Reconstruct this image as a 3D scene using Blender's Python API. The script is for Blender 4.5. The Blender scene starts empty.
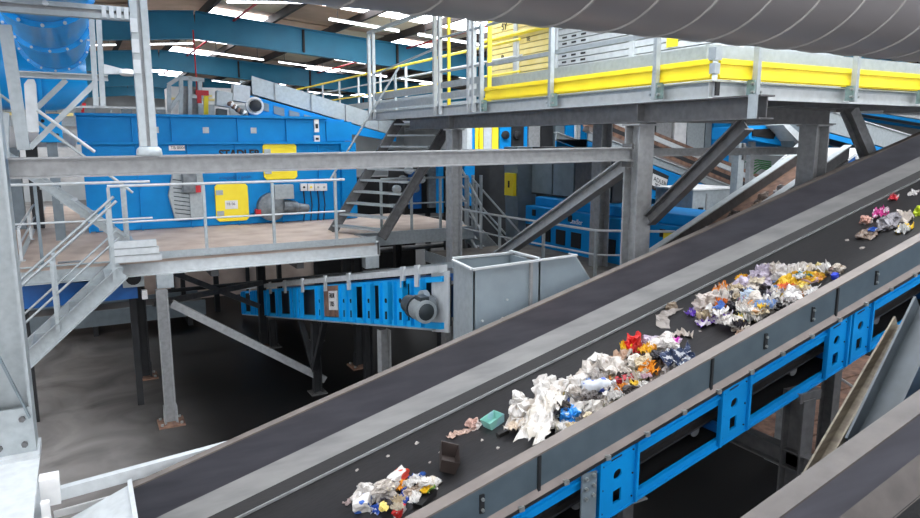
import bpy, bmesh, math, random
from mathutils import Vector, Matrix, noise
V = Vector
sc = bpy.context.scene
COL = sc.collection
EYE = 4.35
# ------------------------------------------------------------------ camera
AZ, PITCH, FPX = math.radians(61.3), math.atan(119 / 692.0), 692.0
FW = V((math.cos(AZ) * math.cos(PITCH), math.sin(AZ) * math.cos(PITCH), -math.sin(PITCH)))
RT = V((math.sin(AZ), -math.cos(AZ), 0))
UP = RT.cross(FW)
cd = bpy.data.cameras.new('camera')
cam = bpy.data.objects.new('camera', cd)
COL.objects.link(cam)
cd.sensor_width = 36
cd.lens = 36 * FPX / 920
cd.clip_end = 300
cam.matrix_world = Matrix(((RT.x, UP.x, -FW.x, 0), (RT.y, UP.y, -FW.y, 0), (RT.z, UP.z, -FW.z, EYE), (0, 0, 0, 1)))
sc.camera = cam
# ------------------------------------------------------------------ world, exposure
w = bpy.data.worlds.new('world')
sc.world = w
w.use_nodes = True
w.node_tree.nodes['Background'].inputs[0].default_value = (0.75, 0.85, 1, 1)
w.node_tree.nodes['Background'].inputs[1].default_value = 1.0
sc.view_settings.view_transform = 'Standard'
sc.view_settings.look = 'None'
sc.view_settings.exposure = 0.55
sc.view_settings.gamma = 1
sc.view_settings.use_curve_mapping = False
SKYLIGHT = 5.4
FILL_GLOW = 2.0  # strength of the added wall fill panels

def at(x, y, X=None, Y=None, Z=None):
    d = FW + RT * ((x - 460) / FPX) + UP * ((259 - y) / FPX)
    t = X / d.x if X is not None else Y / d.y if Y is not None else (Z - EYE) / d.z
    return V((0, 0, EYE)) + d * t

# ------------------------------------------------------------------ materials
def lin(h):
    c = [int(h[i:i + 2], 16) / 255 for i in (0, 2, 4)]
    return [(v / 12.92 if v <= .04045 else ((v + .055) / 1.055) ** 2.4) for v in c]
MATS = {}
def mat(name, col, rough=.5, metal=0., col2=None, var=.5, scale=5., bump=0., stretch=None, detail=4, coat=0., spec=.5, ramp=(.35, .7)):
    m = bpy.data.materials.new(name)
    m.use_nodes = True
    nt = m.node_tree
    b = nt.nodes['Principled BSDF']
    a = lin(col)
    c2 = lin(col2) if col2 else [v * (1 - .35 * var) for v in a]
    tc = nt.nodes.new('ShaderNodeTexCoord')
    mp = nt.nodes.new('ShaderNodeMapping')
    if stretch: mp.inputs['Scale'].default_value = stretch
    nt.links.new(tc.outputs['Object'], mp.inputs[0])
    nz = nt.nodes.new('ShaderNodeTexNoise')
    nz.inputs['Scale'].default_value = scale
    nz.inputs['Detail'].default_value = detail
    nt.links.new(mp.outputs[0], nz.inputs[0])
    cr = nt.nodes.new('ShaderNodeValToRGB')
    cr.color_ramp.elements[0].position = ramp[0]
    cr.color_ramp.elements[1].position = ramp[1]
    cr.color_ramp.elements[0].color = (*a, 1)
    cr.color_ramp.elements[1].color = (*c2, 1)
    nt.links.new(nz.outputs[0], cr.inputs[0])
    nt.links.new(cr.outputs[0], b.inputs['Base Color'])
    b.inputs['Roughness'].default_value = rough
    b.inputs['Metallic'].default_value = metal
    b.inputs['Coat Weight'].default_value = coat
    b.inputs['Specular IOR Level'].default_value = spec
    if bump:
        bp = nt.nodes.new('ShaderNodeBump')
        bp.inputs['Strength'].default_value = bump
        bp.inputs['Distance'].default_value = .02
        nt.links.new(nz.outputs[0], bp.inputs['Height'])
        nt.links.new(bp.outputs[0], b.inputs['Normal'])
    MATS[name] = m
    return m
def emit(name, col, s):
    m = bpy.data.materials.new(name)
    m.use_nodes = True
    b = m.node_tree.nodes['Principled BSDF']
    b.inputs['Base Color'].default_value = (*lin(col), 1)
    b.inputs['Emission Color'].default_value = (*lin(col), 1)
    b.inputs['Emission Strength'].default_value = s
    MATS[name] = m
    return m
mat('galv', 'a8b0b2', .42, .3, '9aa2a4', scale=16, bump=.03)
mat('galv_light', 'c2c7c8', .5, .1, 'b4b9ba', scale=12)
mat('steel', '9a9c9c', .5, .25, '888a8a', scale=14, bump=.03)
mat('steel_dark', '646464', .5, .3, '545454', scale=12, bump=.04)
mat('slate_dark', '525f66', .42, .15, '48555c', scale=6)
mat('dusty', '7c726c', .6, .05, '6c635e', scale=6)
mat('leg_dark', '40484d', .5, .1, '363e42', scale=8)
mat('rim_dark', '59534f', .6, .1, '4a4542', scale=6, bump=.05)  # darker copy of rim, overhead shade on the neighbour conveyor painted in
mat('slate', '768288', .45, .15, '6a767c', scale=6)
mat('wall_grey', '56565d', .45, .25, '46464c', scale=3, stretch=(.5, 3, 3))
mat('band', '8e8e8c', .5, .15, '7a7a7a', scale=4, stretch=(.4, 3, 3))
mat('rim', '736b65', .6, .1, '625b56', scale=5, bump=.05)
mat('rubber', '171617', .5, 0, '121212', scale=14, bump=.15, stretch=(.6, 6, 6))
mat('belt', '232223', .42, 0, '171617', scale=9, stretch=(.4, 5, 5), bump=.06)
mat('blue', '0086ca', .55, .0, '007cbe', scale=3, spec=.25)
mat('blue_bright', '0aa2e6', .5, .0, '0896d8', scale=3, spec=.3)
mat('blue_dark', '0a5ca4', .45, .0, '084c8c', scale=3)
mat('blue_duct', '0a96e0', .3, .0, '088cd4', scale=2, coat=.15)
mat('teal', '2486aa', .5, .0, '1e789a', scale=1.5)
mat('yellow', 'f6e030', .45, .0, 'f0d620', scale=4)
mat('yellow_pale', 'efdf9a', .6, .0, 'e8d27c', scale=5)
mat('white', 'e6e6e4', .5, .0, 'd2d2d0', scale=6)
mat('red', 'c8202a', .45, .0, 'b01820', scale=6)
mat('green', '1c8a3c', .5, .0, '166e30', scale=6)
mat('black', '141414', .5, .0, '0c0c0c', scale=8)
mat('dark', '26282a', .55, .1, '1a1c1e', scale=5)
mat('ink', '16181c', .6, 0)
mat('hole', '060606', .9, 0)
mat('deck', 'c9b8aa', .75, 0, 'b09c8e', scale=2.2, bump=.1)
mat('motor', '7d8488', .45, .3, '5c6266', scale=8)
mat('motor_dark', '3c4448', .45, .3, '2c3236', scale=8)
mat('rust', '8a6a58', .8, .1, '5c463c', scale=8, bump=.2)
mat('timber', '7c7464', .75, 0, '5c5448', scale=3, stretch=(1, 1, 12))
mat('roof_sheet', 'cfae96', .7, 0, 'b89880', scale=1.2)
mat('roof_panel', 'f2e0c6', .7, 0, 'e2ceb0', scale=1.0)
mat('purlin', '3e3430', .7, 0, '2e2826', scale=2)
mat('wall_sheet', 'b8bcbc', .7, 0, 'a0a6a8', scale=.6)
mat('bolt', 'a8aeac', .35, .6, '8a908e', scale=20)
mat('bracket', '8ea6a2', .4, .4, '6c8480', scale=12)
mat('concrete_plinth', '7e7870', .85, 0, '645e58', scale=3, bump=.2)
mat('duct_metal', 'a8a6a6', .32, .35, '8e8a8a', scale=1.6, stretch=(.15, 1, 1), detail=3)
mat('duct_seam', 'b4b2b0', .4, .4, '9a9896', scale=3)
mat('chute', '8e9ba1', .45, .15, '849197', scale=5)
emit('lamp', 'ffffff', 6.0)
emit('skylight', 'f4f8ff', SKYLIGHT)
emit('glazing', 'f6f8ff', FILL_GLOW)
emit('glazing_dim', 'f6f8ff', FILL_GLOW * .4)

# ------------------------------------------------------------------ mesh builder
class MB:
    def __init__(s):
        s.v = []; s.f = []
    def add(s, vs, fs):
        n = len(s.v)
        s.v += [V(p) for p in vs]
        s.f += [tuple(i + n for i in f) for f in fs]
        return s
    def frame(s, o, a, b, c):
        """box with corner o and edge vectors a, b, c"""
        o, a, b, c = V(o), V(a), V(b), V(c)
        p = [o, o + a, o + a + b, o + b, o + c, o + a + c, o + a + b + c, o + b + c]
        f = [(0, 3, 2, 1), (4, 5, 6, 7), (0, 1, 5, 4), (1, 2, 6, 5), (2, 3, 7, 6), (3, 0, 4, 7)]
        if a.cross(b).dot(c) < 0: f = [tuple(reversed(q)) for q in f]
        return s.add(p, f)
    def box(s, p, q):
        p, q = V(p), V(q)
        lo = V(map(min, p, q)); hi = V(map(max, p, q)); d = hi - lo
        return s.frame(lo, (d.x, 0, 0), (0, d.y, 0), (0, 0, d.z))
    def cbox(s, c, sx, sy, sz):
        c = V(c); h = V((sx, sy, sz)) / 2
        return s.box(c - h, c + h)
    def bar(s, a, b, w, h, up=(0, 0, 1), off=(0, 0)):
        """bar from a to b: w across, h along up; off = shift in (side, up)"""
        a, b = V(a), V(b); d = (b - a).normalized(); up = V(up)
        sd = d.cross(up)
        if sd.length < 1e-4: sd = d.cross(V((1, 0, 0)))
        sd.normalize(); u = sd.cross(d)
        o = a + sd * (off[0] - w / 2) + u * (off[1] - h / 2)
        return s.frame(o, b - a, sd * w, u * h)
    def ibeam(s, a, b, w, h, up=(0, 0, 1), t=.018):
        s.bar(a, b, w, t, up, (0, h / 2 - t / 2)); s.bar(a, b, w, t, up, (0, -h / 2 + t / 2))
        return s.bar(a, b, t * .8, h - 2 * t, up)
    def chan(s, a, b, w, h, up=(0, 0, 1), t=.012, side=1):
        """channel: web on the +side"""
        s.bar(a, b, t, h, up, (side * (w / 2 - t / 2), 0))
        s.bar(a, b, w - t, t, up, (-side * t / 2, h / 2 - t / 2))
        return s.bar(a, b, w - t, t, up, (-side * t / 2, -h / 2 + t / 2))
    def tube(s, a, b, r, n=8, r2=None, cap=True):
        a, b = V(a), V(b); d = (b - a).normalized()
        x = d.orthogonal().normalized(); y = d.cross(x)
        r2 = r if r2 is None else r2
        P = [];
        for i in range(n):
            t = 2 * math.pi * i / n; e = x * math.cos(t) + y * math.sin(t)
            P += [a + e * r, b + e * r2]
        F = [(2 * i, 2 * ((i + 1) % n), 2 * ((i + 1) % n) + 1, 2 * i + 1) for i in range(n)]
        if cap: F += [tuple(2 * i for i in reversed(range(n))), tuple(2 * i + 1 for i in range(n))]
        return s.add(P, F)
    def path(s, pts, r, n=8):
        pts = [V(p) for p in pts]
        rings = []
        prev = None
        for i, p in enumerate(pts):
            d = (pts[min(i + 1, len(pts) - 1)] - pts[max(i - 1, 0)]).normalized()
            x = d.orthogonal().normalized() if prev is None else (prev - d * prev.dot(d)).normalized()
            prev = x; y = d.cross(x)
            rr = r[i] if isinstance(r, (list, tuple)) else r
            rings.append([p + (x * math.cos(2 * math.pi * k / n) + y * math.sin(2 * math.pi * k / n)) * rr for k in range(n)])
        P = [q for R in rings for q in R]
        F = []
        for i in range(len(pts) - 1):
            for k in range(n):
                F.append((i * n + k, i * n + (k + 1) % n, (i + 1) * n + (k + 1) % n, (i + 1) * n + k))
        F += [tuple(reversed(range(n))), tuple((len(pts) - 1) * n + k for k in range(n))]
        return s.add(P, F)
    def prism(s, poly, ext):
        """planar polygon (3D points) extruded by ext"""
        P = [V(p) for p in poly]; e = V(ext); n = len(P)
        nrm = (P[1] - P[0]).cross(P[2] - P[1])
        F = [tuple(reversed(range(n))), tuple(range(n, 2 * n))] + [(i, (i + 1) % n, (i + 1) % n + n, i + n) for i in range(n)]
        if nrm.dot(e) < 0: F = [tuple(reversed(q)) for q in F]
        return s.add(P + [p + e for p in P], F)
    def build(s, name, m, parent=None, smooth=False, bevel=0):
        o0 = V((0, 0, 0)); q = parent
        while q: o0 += q.location; q = q.parent
        if parent is None:
            lo = V((min(p.x for p in s.v), min(p.y for p in s.v), min(p.z for p in s.v)))
            hi = V((max(p.x for p in s.v), max(p.y for p in s.v), max(p.z for p in s.v)))
            o0 = V(((lo.x + hi.x) / 2, (lo.y + hi.y) / 2, lo.z))
        me = bpy.data.meshes.new(name)
        me.from_pydata([p - o0 for p in s.v], [], s.f)
        me.update()
        if smooth:
            me.polygons.foreach_set('use_smooth', [True] * len(me.polygons))
        o = bpy.data.objects.new(name, me)
        COL.objects.link(o)
        me.materials.append(MATS[m] if isinstance(m, str) else m)
        if parent is None: o.location = o0
        else: o.parent = parent
        if smooth:
            md = o.modifiers.new('edge', 'EDGE_SPLIT'); md.split_angle = math.radians(40)
        if bevel:
            md = o.modifiers.new('bevel', 'BEVEL'); md.width = bevel; md.segments = 2; md.limit_method = 'ANGLE'
        return o
def tag(o, label=None, cat=None, group=None, kind=None):
    if label: o['label'] = label
    if cat: o['category'] = cat
    if group: o['group'] = group
    if kind: o['kind'] = kind
    return o
def thing(name, label, cat, loc=(0, 0, 0), group=None):
    o = bpy.data.objects.new(name, None)
    COL.objects.link(o)
    o.location = loc
    o.empty_display_size = .1
    return tag(o, label, cat, group)
def copy_tree(o, parent=None, delta=(0, 0, 0)):
    c = o.copy(); COL.objects.link(c); c.parent = parent
    if parent is None: c.location = o.location + V(delta)
    for ch in o.children: copy_tree(ch, c)
    return c
def text(s, name, m, parent, o, xdir, updir, h, depth=.004, bold=0., wide=1.):
    """flat raised lettering with its lower left corner at o"""
    cu = bpy.data.curves.new(name, 'FONT'); cu.body = s; cu.size = h / .72; cu.extrude = depth; cu.offset = bold
    ob = bpy.data.objects.new(name + '_src', cu); COL.objects.link(ob)
    bpy.context.view_layer.update()
    me = bpy.data.meshes.new_from_object(ob.evaluated_get(bpy.context.evaluated_depsgraph_get()))
    bpy.data.objects.remove(ob)
    x, u = V(xdir).normalized(), V(updir).normalized(); n = x.cross(u); x = x * wide
    o0 = V((0, 0, 0)); q = parent
    while q: o0 += q.location; q = q.parent
    me.transform(Matrix(((x.x, u.x, n.x, o[0] - o0.x), (x.y, u.y, n.y, o[1] - o0.y), (x.z, u.z, n.z, o[2] - o0.z), (0, 0, 0, 1))))
    me.name = name
    me.materials.clear(); me.materials.append(MATS[m])
    t = bpy.data.objects.new(name, me); COL.objects.link(t); t.parent = parent
    return t
def beam(name, label, a, b, w, h, m='steel', up=(0, 0, 1), kind='i', cat='beam', group=None, t=.018, side=1):
    mb = MB()
    if kind == 'i': mb.ibeam(a, b, w, h, up, t)
    elif kind == 'c': mb.chan(a, b, w, h, up, t, side)
    else: mb.bar(a, b, w, h, up)
    return tag(mb.build(name, m), label, cat, group)
def railing(name, label, pts, H=1.1, posts=1.5, r=.021, m='galv', mid=True, kick=None, pr=.022, cat='railing', rail_m=None, group=None, ends=True, post_list=None):
    """pts: base points of the run; posts square, rails round"""
    pts = [V(p) for p in pts]
    root = thing(name, label, cat, pts[0], group)
    u = V((0, 0, 1))
    rm = rail_m or m
    MB().path([p + u * H for p in pts], r).build('handrail', rm, root, True)
    if mid: MB().path([p + u * H * .52 for p in pts], r * .75).build('mid_rail', rm, root, True)
    if kick:
        for a, b in zip(pts, pts[1:]): MB().bar(a + u * .06, b + u * .06, .008, .12).build('toe_board', kick, root)
    done = []
    for a, b in zip(pts, pts[1:]):
        if post_list:
            for x_ in post_list:
                p = V((x_, a.y, a.z))
                MB().bar(p + u * .012, p + u * (H - r), pr * 2, pr * 2, (0, 1, 0)).build('post', m, root)
                MB().cbox(p + u * .006, .1, .1, .012).build('base_plate', m, root)
            continue
        n = max(1, round((b - a).length / posts))
        for i in range(n + 1):
            p = a.lerp(b, i / n)
            if any((p - q).length < .05 for q in done): continue
            done.append(p)
            MB().bar(p + u * .012, p + u * (H - r), pr * 2, pr * 2, (0, 1, 0)).build('post', m, root)
            MB().cbox(p + u * .006, .1, .1, .012).build('base_plate', m, root)
    return root
def stair(name, label, b0, t0, wv, n, m='galv', sm=None, rail=True, rm='galv', group=None, hand=1.0, sides=(0, 1), sh=.2, mids=True, posts=3):
    """b0, t0: foot and head of the near stringer; wv: vector across to the other stringer"""
    b0, t0, wv = V(b0), V(t0), V(wv)
    root = thing(name, label, 'staircase', b0, group)
    u = V((0, 0, 1)); d = t0 - b0; hd = V((d.x, d.y, 0)).normalized()
    for k in (0, 1):
        MB().chan(b0 + wv * k, t0 + wv * k, .07, sh, u, .01, side=(-1 if k else 1) * (1 if d.cross(u).dot(wv) > 0 else -1)).build('stringer', sm or m, root)
    for i in range(n):
        c = b0.lerp(t0, (i + .6) / n)
        MB().frame(c - hd * .12 + wv * .04 - u * .02, hd * .24, wv * .92, u * .035).build('tread', m, root)
    if rail:
        for k in sides:
            o = wv * k
            MB().path([b0 + o + u * hand, t0 + o + u * hand], .021).build('handrail', rm, root, True)
            if mids: MB().path([b0 + o + u * hand * .5, t0 + o + u * hand * .5], .016).build('mid_rail', rm, root, True)
            for i in range(posts):
                p = (b0 + o).lerp(t0 + o, .06 + .88 * i / (posts - 1))
                MB().bar(p, p + u * (hand - .02), .045, .045, (0, 1, 0)).build('post', rm, root)
    return root
def lathe(mb, o, axis, prof, n=20):
    """prof: list of (distance along axis, radius)"""
    o, ax = V(o), V(axis).normalized()
    x = ax.orthogonal().normalized(); y = ax.cross(x)
    P = []
    for (t, r) in prof:
        for k in range(n):
            a = 2 * math.pi * k / n
            P.append(o + ax * t + (x * math.cos(a) + y * math.sin(a)) * r)
    F = []
    for i in range(len(prof) - 1):
        for k in range(n): F.append((i * n + k, i * n + (k + 1) % n, (i + 1) * n + (k + 1) % n, (i + 1) * n + k))
    F += [tuple(reversed(range(n))), tuple((len(prof) - 1) * n + k for k in range(n))]
    return mb.add(P, F)
U = V((0, 0, 1))
# ================================================================== THE HALL
XL, XR, YF, YB, XA = -18.0, 26.0, -14.0, 58.0, 3.0
def rz(x, base): return base - .08 * abs(x - XA)
fl = MB().box((XL - .3, YF - .3, -.3), (XR + .3, YB + .3, 0))
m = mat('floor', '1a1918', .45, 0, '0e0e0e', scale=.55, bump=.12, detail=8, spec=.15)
# brighter left side of the floor: its light painted in as a pale mottled tone
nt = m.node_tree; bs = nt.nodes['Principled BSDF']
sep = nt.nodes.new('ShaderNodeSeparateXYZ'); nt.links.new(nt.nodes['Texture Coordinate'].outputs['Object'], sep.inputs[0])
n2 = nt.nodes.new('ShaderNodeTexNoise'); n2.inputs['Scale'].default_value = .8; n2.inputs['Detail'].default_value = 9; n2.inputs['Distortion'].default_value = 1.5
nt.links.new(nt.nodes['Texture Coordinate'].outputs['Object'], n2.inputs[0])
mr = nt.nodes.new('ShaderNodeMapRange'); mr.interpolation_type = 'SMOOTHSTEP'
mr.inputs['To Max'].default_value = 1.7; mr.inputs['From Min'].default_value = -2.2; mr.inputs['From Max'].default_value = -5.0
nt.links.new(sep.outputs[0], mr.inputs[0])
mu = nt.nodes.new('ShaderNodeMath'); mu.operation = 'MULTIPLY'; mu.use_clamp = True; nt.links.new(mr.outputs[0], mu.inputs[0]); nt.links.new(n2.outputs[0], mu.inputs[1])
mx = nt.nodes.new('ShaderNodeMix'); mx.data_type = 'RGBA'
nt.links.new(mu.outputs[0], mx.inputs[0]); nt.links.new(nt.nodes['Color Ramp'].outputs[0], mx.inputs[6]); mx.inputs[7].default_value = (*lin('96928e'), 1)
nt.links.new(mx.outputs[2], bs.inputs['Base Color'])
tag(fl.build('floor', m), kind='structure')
roof = MB()
for x0, x1 in ((XL, XA), (XA, XR)):
    roof.prism([(x0, YF, rz(x0, 7.95)), (x1, YF, rz(x1, 7.95)), (x1, YF, rz(x1, 8.1)), (x0, YF, rz(x0, 8.1))], (0, YB - YF, 0))
ceil = tag(roof.build('ceiling', 'roof_sheet'), kind='structure')
for nm, p, q in (('wall_back', (XL, YB, 0), (XR, YB + .3, 8.1)), ('wall_front', (XL, YF - .3, 0), (XR, YF, 8.1)),
                 ('wall_left', (XL - .3, YF, 0), (XL, YB, 7)), ('wall_right', (XR, YF, 0), (XR + .3, YB, 7))):
    tag(MB().box(p, q).build(nm, 'wall_sheet'), kind='structure')
for k, (p, q) in enumerate((((XL + 1, YF, 1.2), (XR - 1, YF + .05, 6.2)), ((XL, YF + 1, 2.5), (XL + .05, YB - 2, 6.0)))):  # glowing panels added on unseen walls to give fill light
    tag(MB().box(p, q).build('window_%d' % (k + 1), ('glazing', 'glazing_dim')[k]), kind='structure')
xs = [XA + .35 + 1.75 * k for k in range(-12, 14)]
xs = [x for x in xs if XL < x < XR]
for x in xs:
    MB().bar((x, YF, rz(x, 7.84)), (x, YB, rz(x, 7.84)), .09, .22).build('purlin', 'purlin', ceil)
YR = [-7, 2, 11, 20, 29, 38, 47]
rnd = random.Random(3)
for y in YR:
    for i in range(len(xs) - 1):
        a, b = xs[i] + .07, xs[i + 1] - .07
        if a < XA < b: continue
        n = (0, 0, -.05)
        def quad(y0, y1, dz): return [(a, y0, rz(a, dz)), (b, y0, rz(b, dz)), (b, y1, rz(b, dz)), (a, y1, rz(a, dz))]
        light = (i % 2 == 0 and y < 11) or (4.5 < a < 10.5 and y <= 11) or (y > 11 and i % 3 == 0)
        if light: MB().prism(quad(y + .5, y + 6.6, 7.94), n).build('skylight', 'skylight', ceil)
        if y >= 11 and -4 < a < 20:
            MB().prism(quad(y + 6.75 if light else y + .4, y + 8.7, 7.94), (0, 0, -.03)).build('roof_panel', 'roof_panel' if (i + y) % 3 else 'roof_sheet', ceil)
for k, y in enumerate([11, 20, 29, 38, 47]):
    lab = ['teal roof rafter closest overhead before the machines', 'deep teal roof rafter, nearest one crossing above the blue machine', 'second teal roof rafter behind the nearest one',
           'third teal roof rafter far back', 'farthest teal roof rafter at the back of the hall'][k]
    r = thing('roof_rafter', lab, 'rafter', (XA, y, rz(XA, 6.98)), 'teal roof rafters')
    for s, x1 in ((-1, XL), (1, XR)):
        a, b = V((XA, y, rz(XA, 7.33))), V((x1, y, rz(x1, 7.33)))
        MB().ibeam(a, b, .24, .7, U, .03).build('girder', 'teal', r)
        for j in range(1, 8):
            p = a.lerp(b, j / 8)
            MB().cbox(p + V((0, -.07, 0)), .05, .08, .62).build('stiffener', 'purlin', r)
for (y, x0, n) in ((15.6, 3.0, 3), (24.0, -.4, 6), (33.4, 1.2, 5)):
    for i in range(n):
        x = x0 + i * 2.2
        z = rz(x + .8, 7.25)
        L = thing('strip_light', 'white strip light under the roof, %s, %s' % (['leftmost', 'second from left', 'third from left', 'fourth from left', 'fifth from left', 'sixth from left'][i],
                  {15.6: 'before the nearest rafter', 24.0: 'behind the nearest rafter', 33.4: 'behind the second rafter'}[y]), 'light', (x, y, z), 'strip lights under the roof')
        MB().bar((x, y, z + .03), (x + 1.7, y, z + .03 - .08 * 1.7 * (1 if x > XA else -1)), .07, .03).build('housing', 'white', L)
        MB().bar((x, y, z), (x + 1.7, y, z - .08 * 1.7 * (1 if x > XA else -1)), .05, .03).build('tube', 'lamp', L)
        for e in (.2, 1.5):
            zz = z + .06 - .08 * e * (1 if x > XA else -1)
            MB().tube((x + e, y, zz), (x + e, y, rz(x + e, 7.9)), .008, 5).build('hanger', 'dark', L)
for k, (x, lab) in enumerate(((4.0, 'red sprinkler pipe running under the roof near the ridge'), (9.1, 'red sprinkler pipe running under the right roof slope'))):
    sp = thing('sprinkler_pipe', lab, 'pipe', (x, 14, rz(x, 7.6)))
    MB().tube((x, 8, rz(x, 7.6)), (x, 40, rz(x, 7.6)), .03, 8).build('main', 'red', sp, True)
    for y in range(9, 40, 4): MB().tube((x, y, rz(x, 7.6)), (x, y, rz(x, 7.92)), .012, 6).build('hanger', 'purlin', sp)
# ------------------------------------------------------------------ overhead spiral duct
DY, DZ, DR = 2.2, EYE + .822, .40
dt = thing('spiral_duct', 'large shiny spiral-seam metal air duct passing overhead at the top', 'duct', (1, DY, DZ - DR))
mb = MB(); lathe(mb, (-1.0, DY, DZ), (1, 0, 0), [(i * .5, DR) for i in range(33)], 48)
mb.build('pipe', 'duct_metal', dt, True)
pitch = .27; turns = int(15.5 / pitch); N = 40
P = []; F = []
for i in range(turns * N + 1):
    a = -2 * math.pi * i / N; x = -.9 + pitch * i / N
    for dx, rr in ((-.009, DR - .002), (-.004, DR + .006), (.004, DR + .006), (.009, DR - .002)):
        P.append((x + dx, DY + math.cos(a) * rr, DZ + math.sin(a) * rr))
for i in range(turns * N):
    for j in range(3): F.append((4 * i + j, 4 * i + j + 1, 4 * i + j + 5, 4 * i + j + 4))
MB().add(P, F).build('spiral_seam', 'duct_seam', dt, True)
for x in (7.5,):
    mb = MB(); lathe(mb, (x, DY, DZ), (1, 0, 0), [(0, DR + .002), (0, DR + .03), (.05, DR + .03), (.05, DR + .002)], 40)
    mb.build('joint_collar', 'galv', dt, True)
    for s in (-.3, .3): MB().tube((x, DY + s, DZ + .3), (x, DY + s, 7.7), .008, 5).build('hanger', 'dark', dt)

# ================================================================== STEEL FRAME AROUND THE MAIN CONVEYOR
CX = -.60
c = thing('steel_column', 'pale galvanised column at the left edge, bolted to a lower beam', 'column', (CX, 6, 2.0))
MB().ibeam((CX, 6, 2.02), (CX, 6, 7.0), .26, .30, (1, 0, 0), .02).build('shaft', 'galv', c)
MB().cbox((CX, 6 - .13, 2.2), .30, .02, .36).build('end_plate', 'galv', c)
for dx in (-.08, .08):
    for dz in (2.1, 2.3): MB().tube((CX + dx, 5.86, dz), (CX + dx, 5.83, dz), .022, 6).build('bolt', 'steel_dark', c)
MB().cbox((CX, 5.95, 2.015), .34, .34, .03).build('base_plate', 'galv_light', c)
MB().bar((CX - .05, 5.86, 2.9), (CX + .13, 5.86, 2.3), .015, .05, (0, 1, 0)).build('stiffener', 'slate', c)
b = thing('steel_beam', 'pale floor-level beam running towards the viewer from the left column', 'beam', (CX, 4.5, 1.7))
MB().ibeam((CX, 3.2, 1.85), (CX, 6.1, 1.85), .34, .30, U, .02).build('section', 'galv_light', b)
for y in (4.75, 5.0): MB().cbox((CX + .23, y, 1.86), .05, .05, .3).build('clamp_plate', 'white', b)
l = thing('support_column', 'pale column under the lower left beam', 'column', (CX, 5.6, 0))
MB().ibeam((CX, 5.6, .02), (CX, 5.6, 1.69), .2, .2, (1, 0, 0)).build('shaft', 'galv_light', l)
MB().cbox((CX, 5.6, .01), .34, .34, .02).build('base_plate', 'galv_light', l)
hb = thing('side_rail', 'white horizontal rail joining the lower left beam to the conveyor', 'rail', (-.4, 5.45, 1.75))
MB().chan((-.36, 5.46, 1.83), (.95, 5.46, 1.93), .06, .09, U, .012, 1).build('channel', 'galv_light', hb)
MB().bar((-.36, 5.5, 1.66), (.55, 5.5, 1.72), .02, .05).build('lower_flat', 'white', hb)
MB().cbox((-.36, 5.42, 1.9), .12, .12, .2).build('end_block', 'white', hb)
beam('steel_beam', 'long grey tie beam spanning the view in front of the blue machine', (-.44, 6, 4.148), (5.47, 6, 4.195), .14, .15, 'steel', t=.012)
c = thing('steel_post', 'ribbed vertical post standing on the long tie beam', 'post', (.5, 6, 4.228))
MB().bar((.46, 6, 4.30), (.46, 6, 7.2), .05, .1, (0, 1, 0)).build('flange', 'galv', c)
MB().bar((.535, 6, 4.30), (.535, 6, 7.2), .05, .1, (0, 1, 0)).build('flange', 'galv', c)
MB().bar((.5, 6.01, 4.30), (.5, 6.01, 7.2), .04, .06, (0, 1, 0)).build('web', 'steel', c)
lathe(q := MB(), (.5, 5.99, 4.228), (0, 0, 1), [(0, .09), (.01, .095), (.05, .09), (.07, .07)], 16)
q.build('foot', 'galv', c, True)
for z in (4.9, 5.05, 5.2): MB().cbox((.455, 5.935, z), .05, .012, .1).build('splice_plate', 'galv_light', c)
q = thing('strut_channel', 'double strut rail crossing the top left corner in front of the blue duct', 'rail', (0, 6, 5.2))
MB().bar((-1.6, 6, 5.315), (.44, 6, 5.315), .07, .035).build('upper_rail', 'galv', q)
MB().bar((-1.6, 6, 5.255), (.44, 6, 5.255), .07, .035).build('lower_rail', 'galv', q)
MB().bar((-1.6, 6.01, 5.285), (.44, 6.01, 5.285), .04, .03).build('web', 'steel', q)
for k in range(4): MB().cbox((.26 + .05 * k, 5.955, 5.285), .03, .012, .08).build('clip', 'galv_light', q)
MB().tube((.44 - .55, 5.96, 5.31), (.44 - .55, 5.93, 5.31), .02, 8).build('bolt', 'galv_light', q)
# frame behind, carrying the blue duct
FY = 8.0
q = thing('duct_frame', 'galvanised frame of posts and braces under the blue duct', 'frame', (0, FY, 4.3))
def fr(x, y, Y=FY): return at(x, y, Y=Y)
MB().chan(fr(16, 74), fr(108, 78), .06, .06, U, .012, -1).build('cross_rail', 'galv', q)
for xx in (96, 103): MB().bar(fr(xx - 5, 8), fr(xx, 106), .05, .05, (0, 1, 0)).build('upright', 'galv', q)
MB().prism([fr(24, 84), fr(28, 79), fr(34, 79), fr(36, 84), fr(39, 132), fr(27, 132)], (0, .05, 0)).build('plate_post', 'galv_light', q)
MB().bar(fr(30, 148), fr(96, 82), .04, .05).build('brace', 'galv', q)
MB().bar(fr(37, 108, 8.2), fr(66, 80, 8.2), .04, .05).build('brace', 'galv', q)
MB().tube(fr(37, 110, 7.9), fr(95, 152, 7.9), .016, 8).build('tie_rod', 'galv_light', q)
MB().prism([fr(104, 64), fr(127, 70), fr(127, 74), fr(104, 74)], (0, .04, 0)).build('bracket_arm', 'galv_light', q)
lathe(mb := MB(), fr(127, 72, 7.95), (0, 0, -1), [(-.03, .02), (-.02, .07), (.02, .08), (.04, .05)], 14)
mb.build('lamp_head', 'white', q, True)
MB().bar(fr(5, 25, 7.4), fr(24, 150, 7.4), .1, .06, (0, 1, 0)).build('upright', 'galv', q)
MB().bar(fr(2, 112, 8.4), fr(2, 160, 8.4), .12, .08, (0, 1, 0)).build('upright', 'galv', q)
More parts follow.
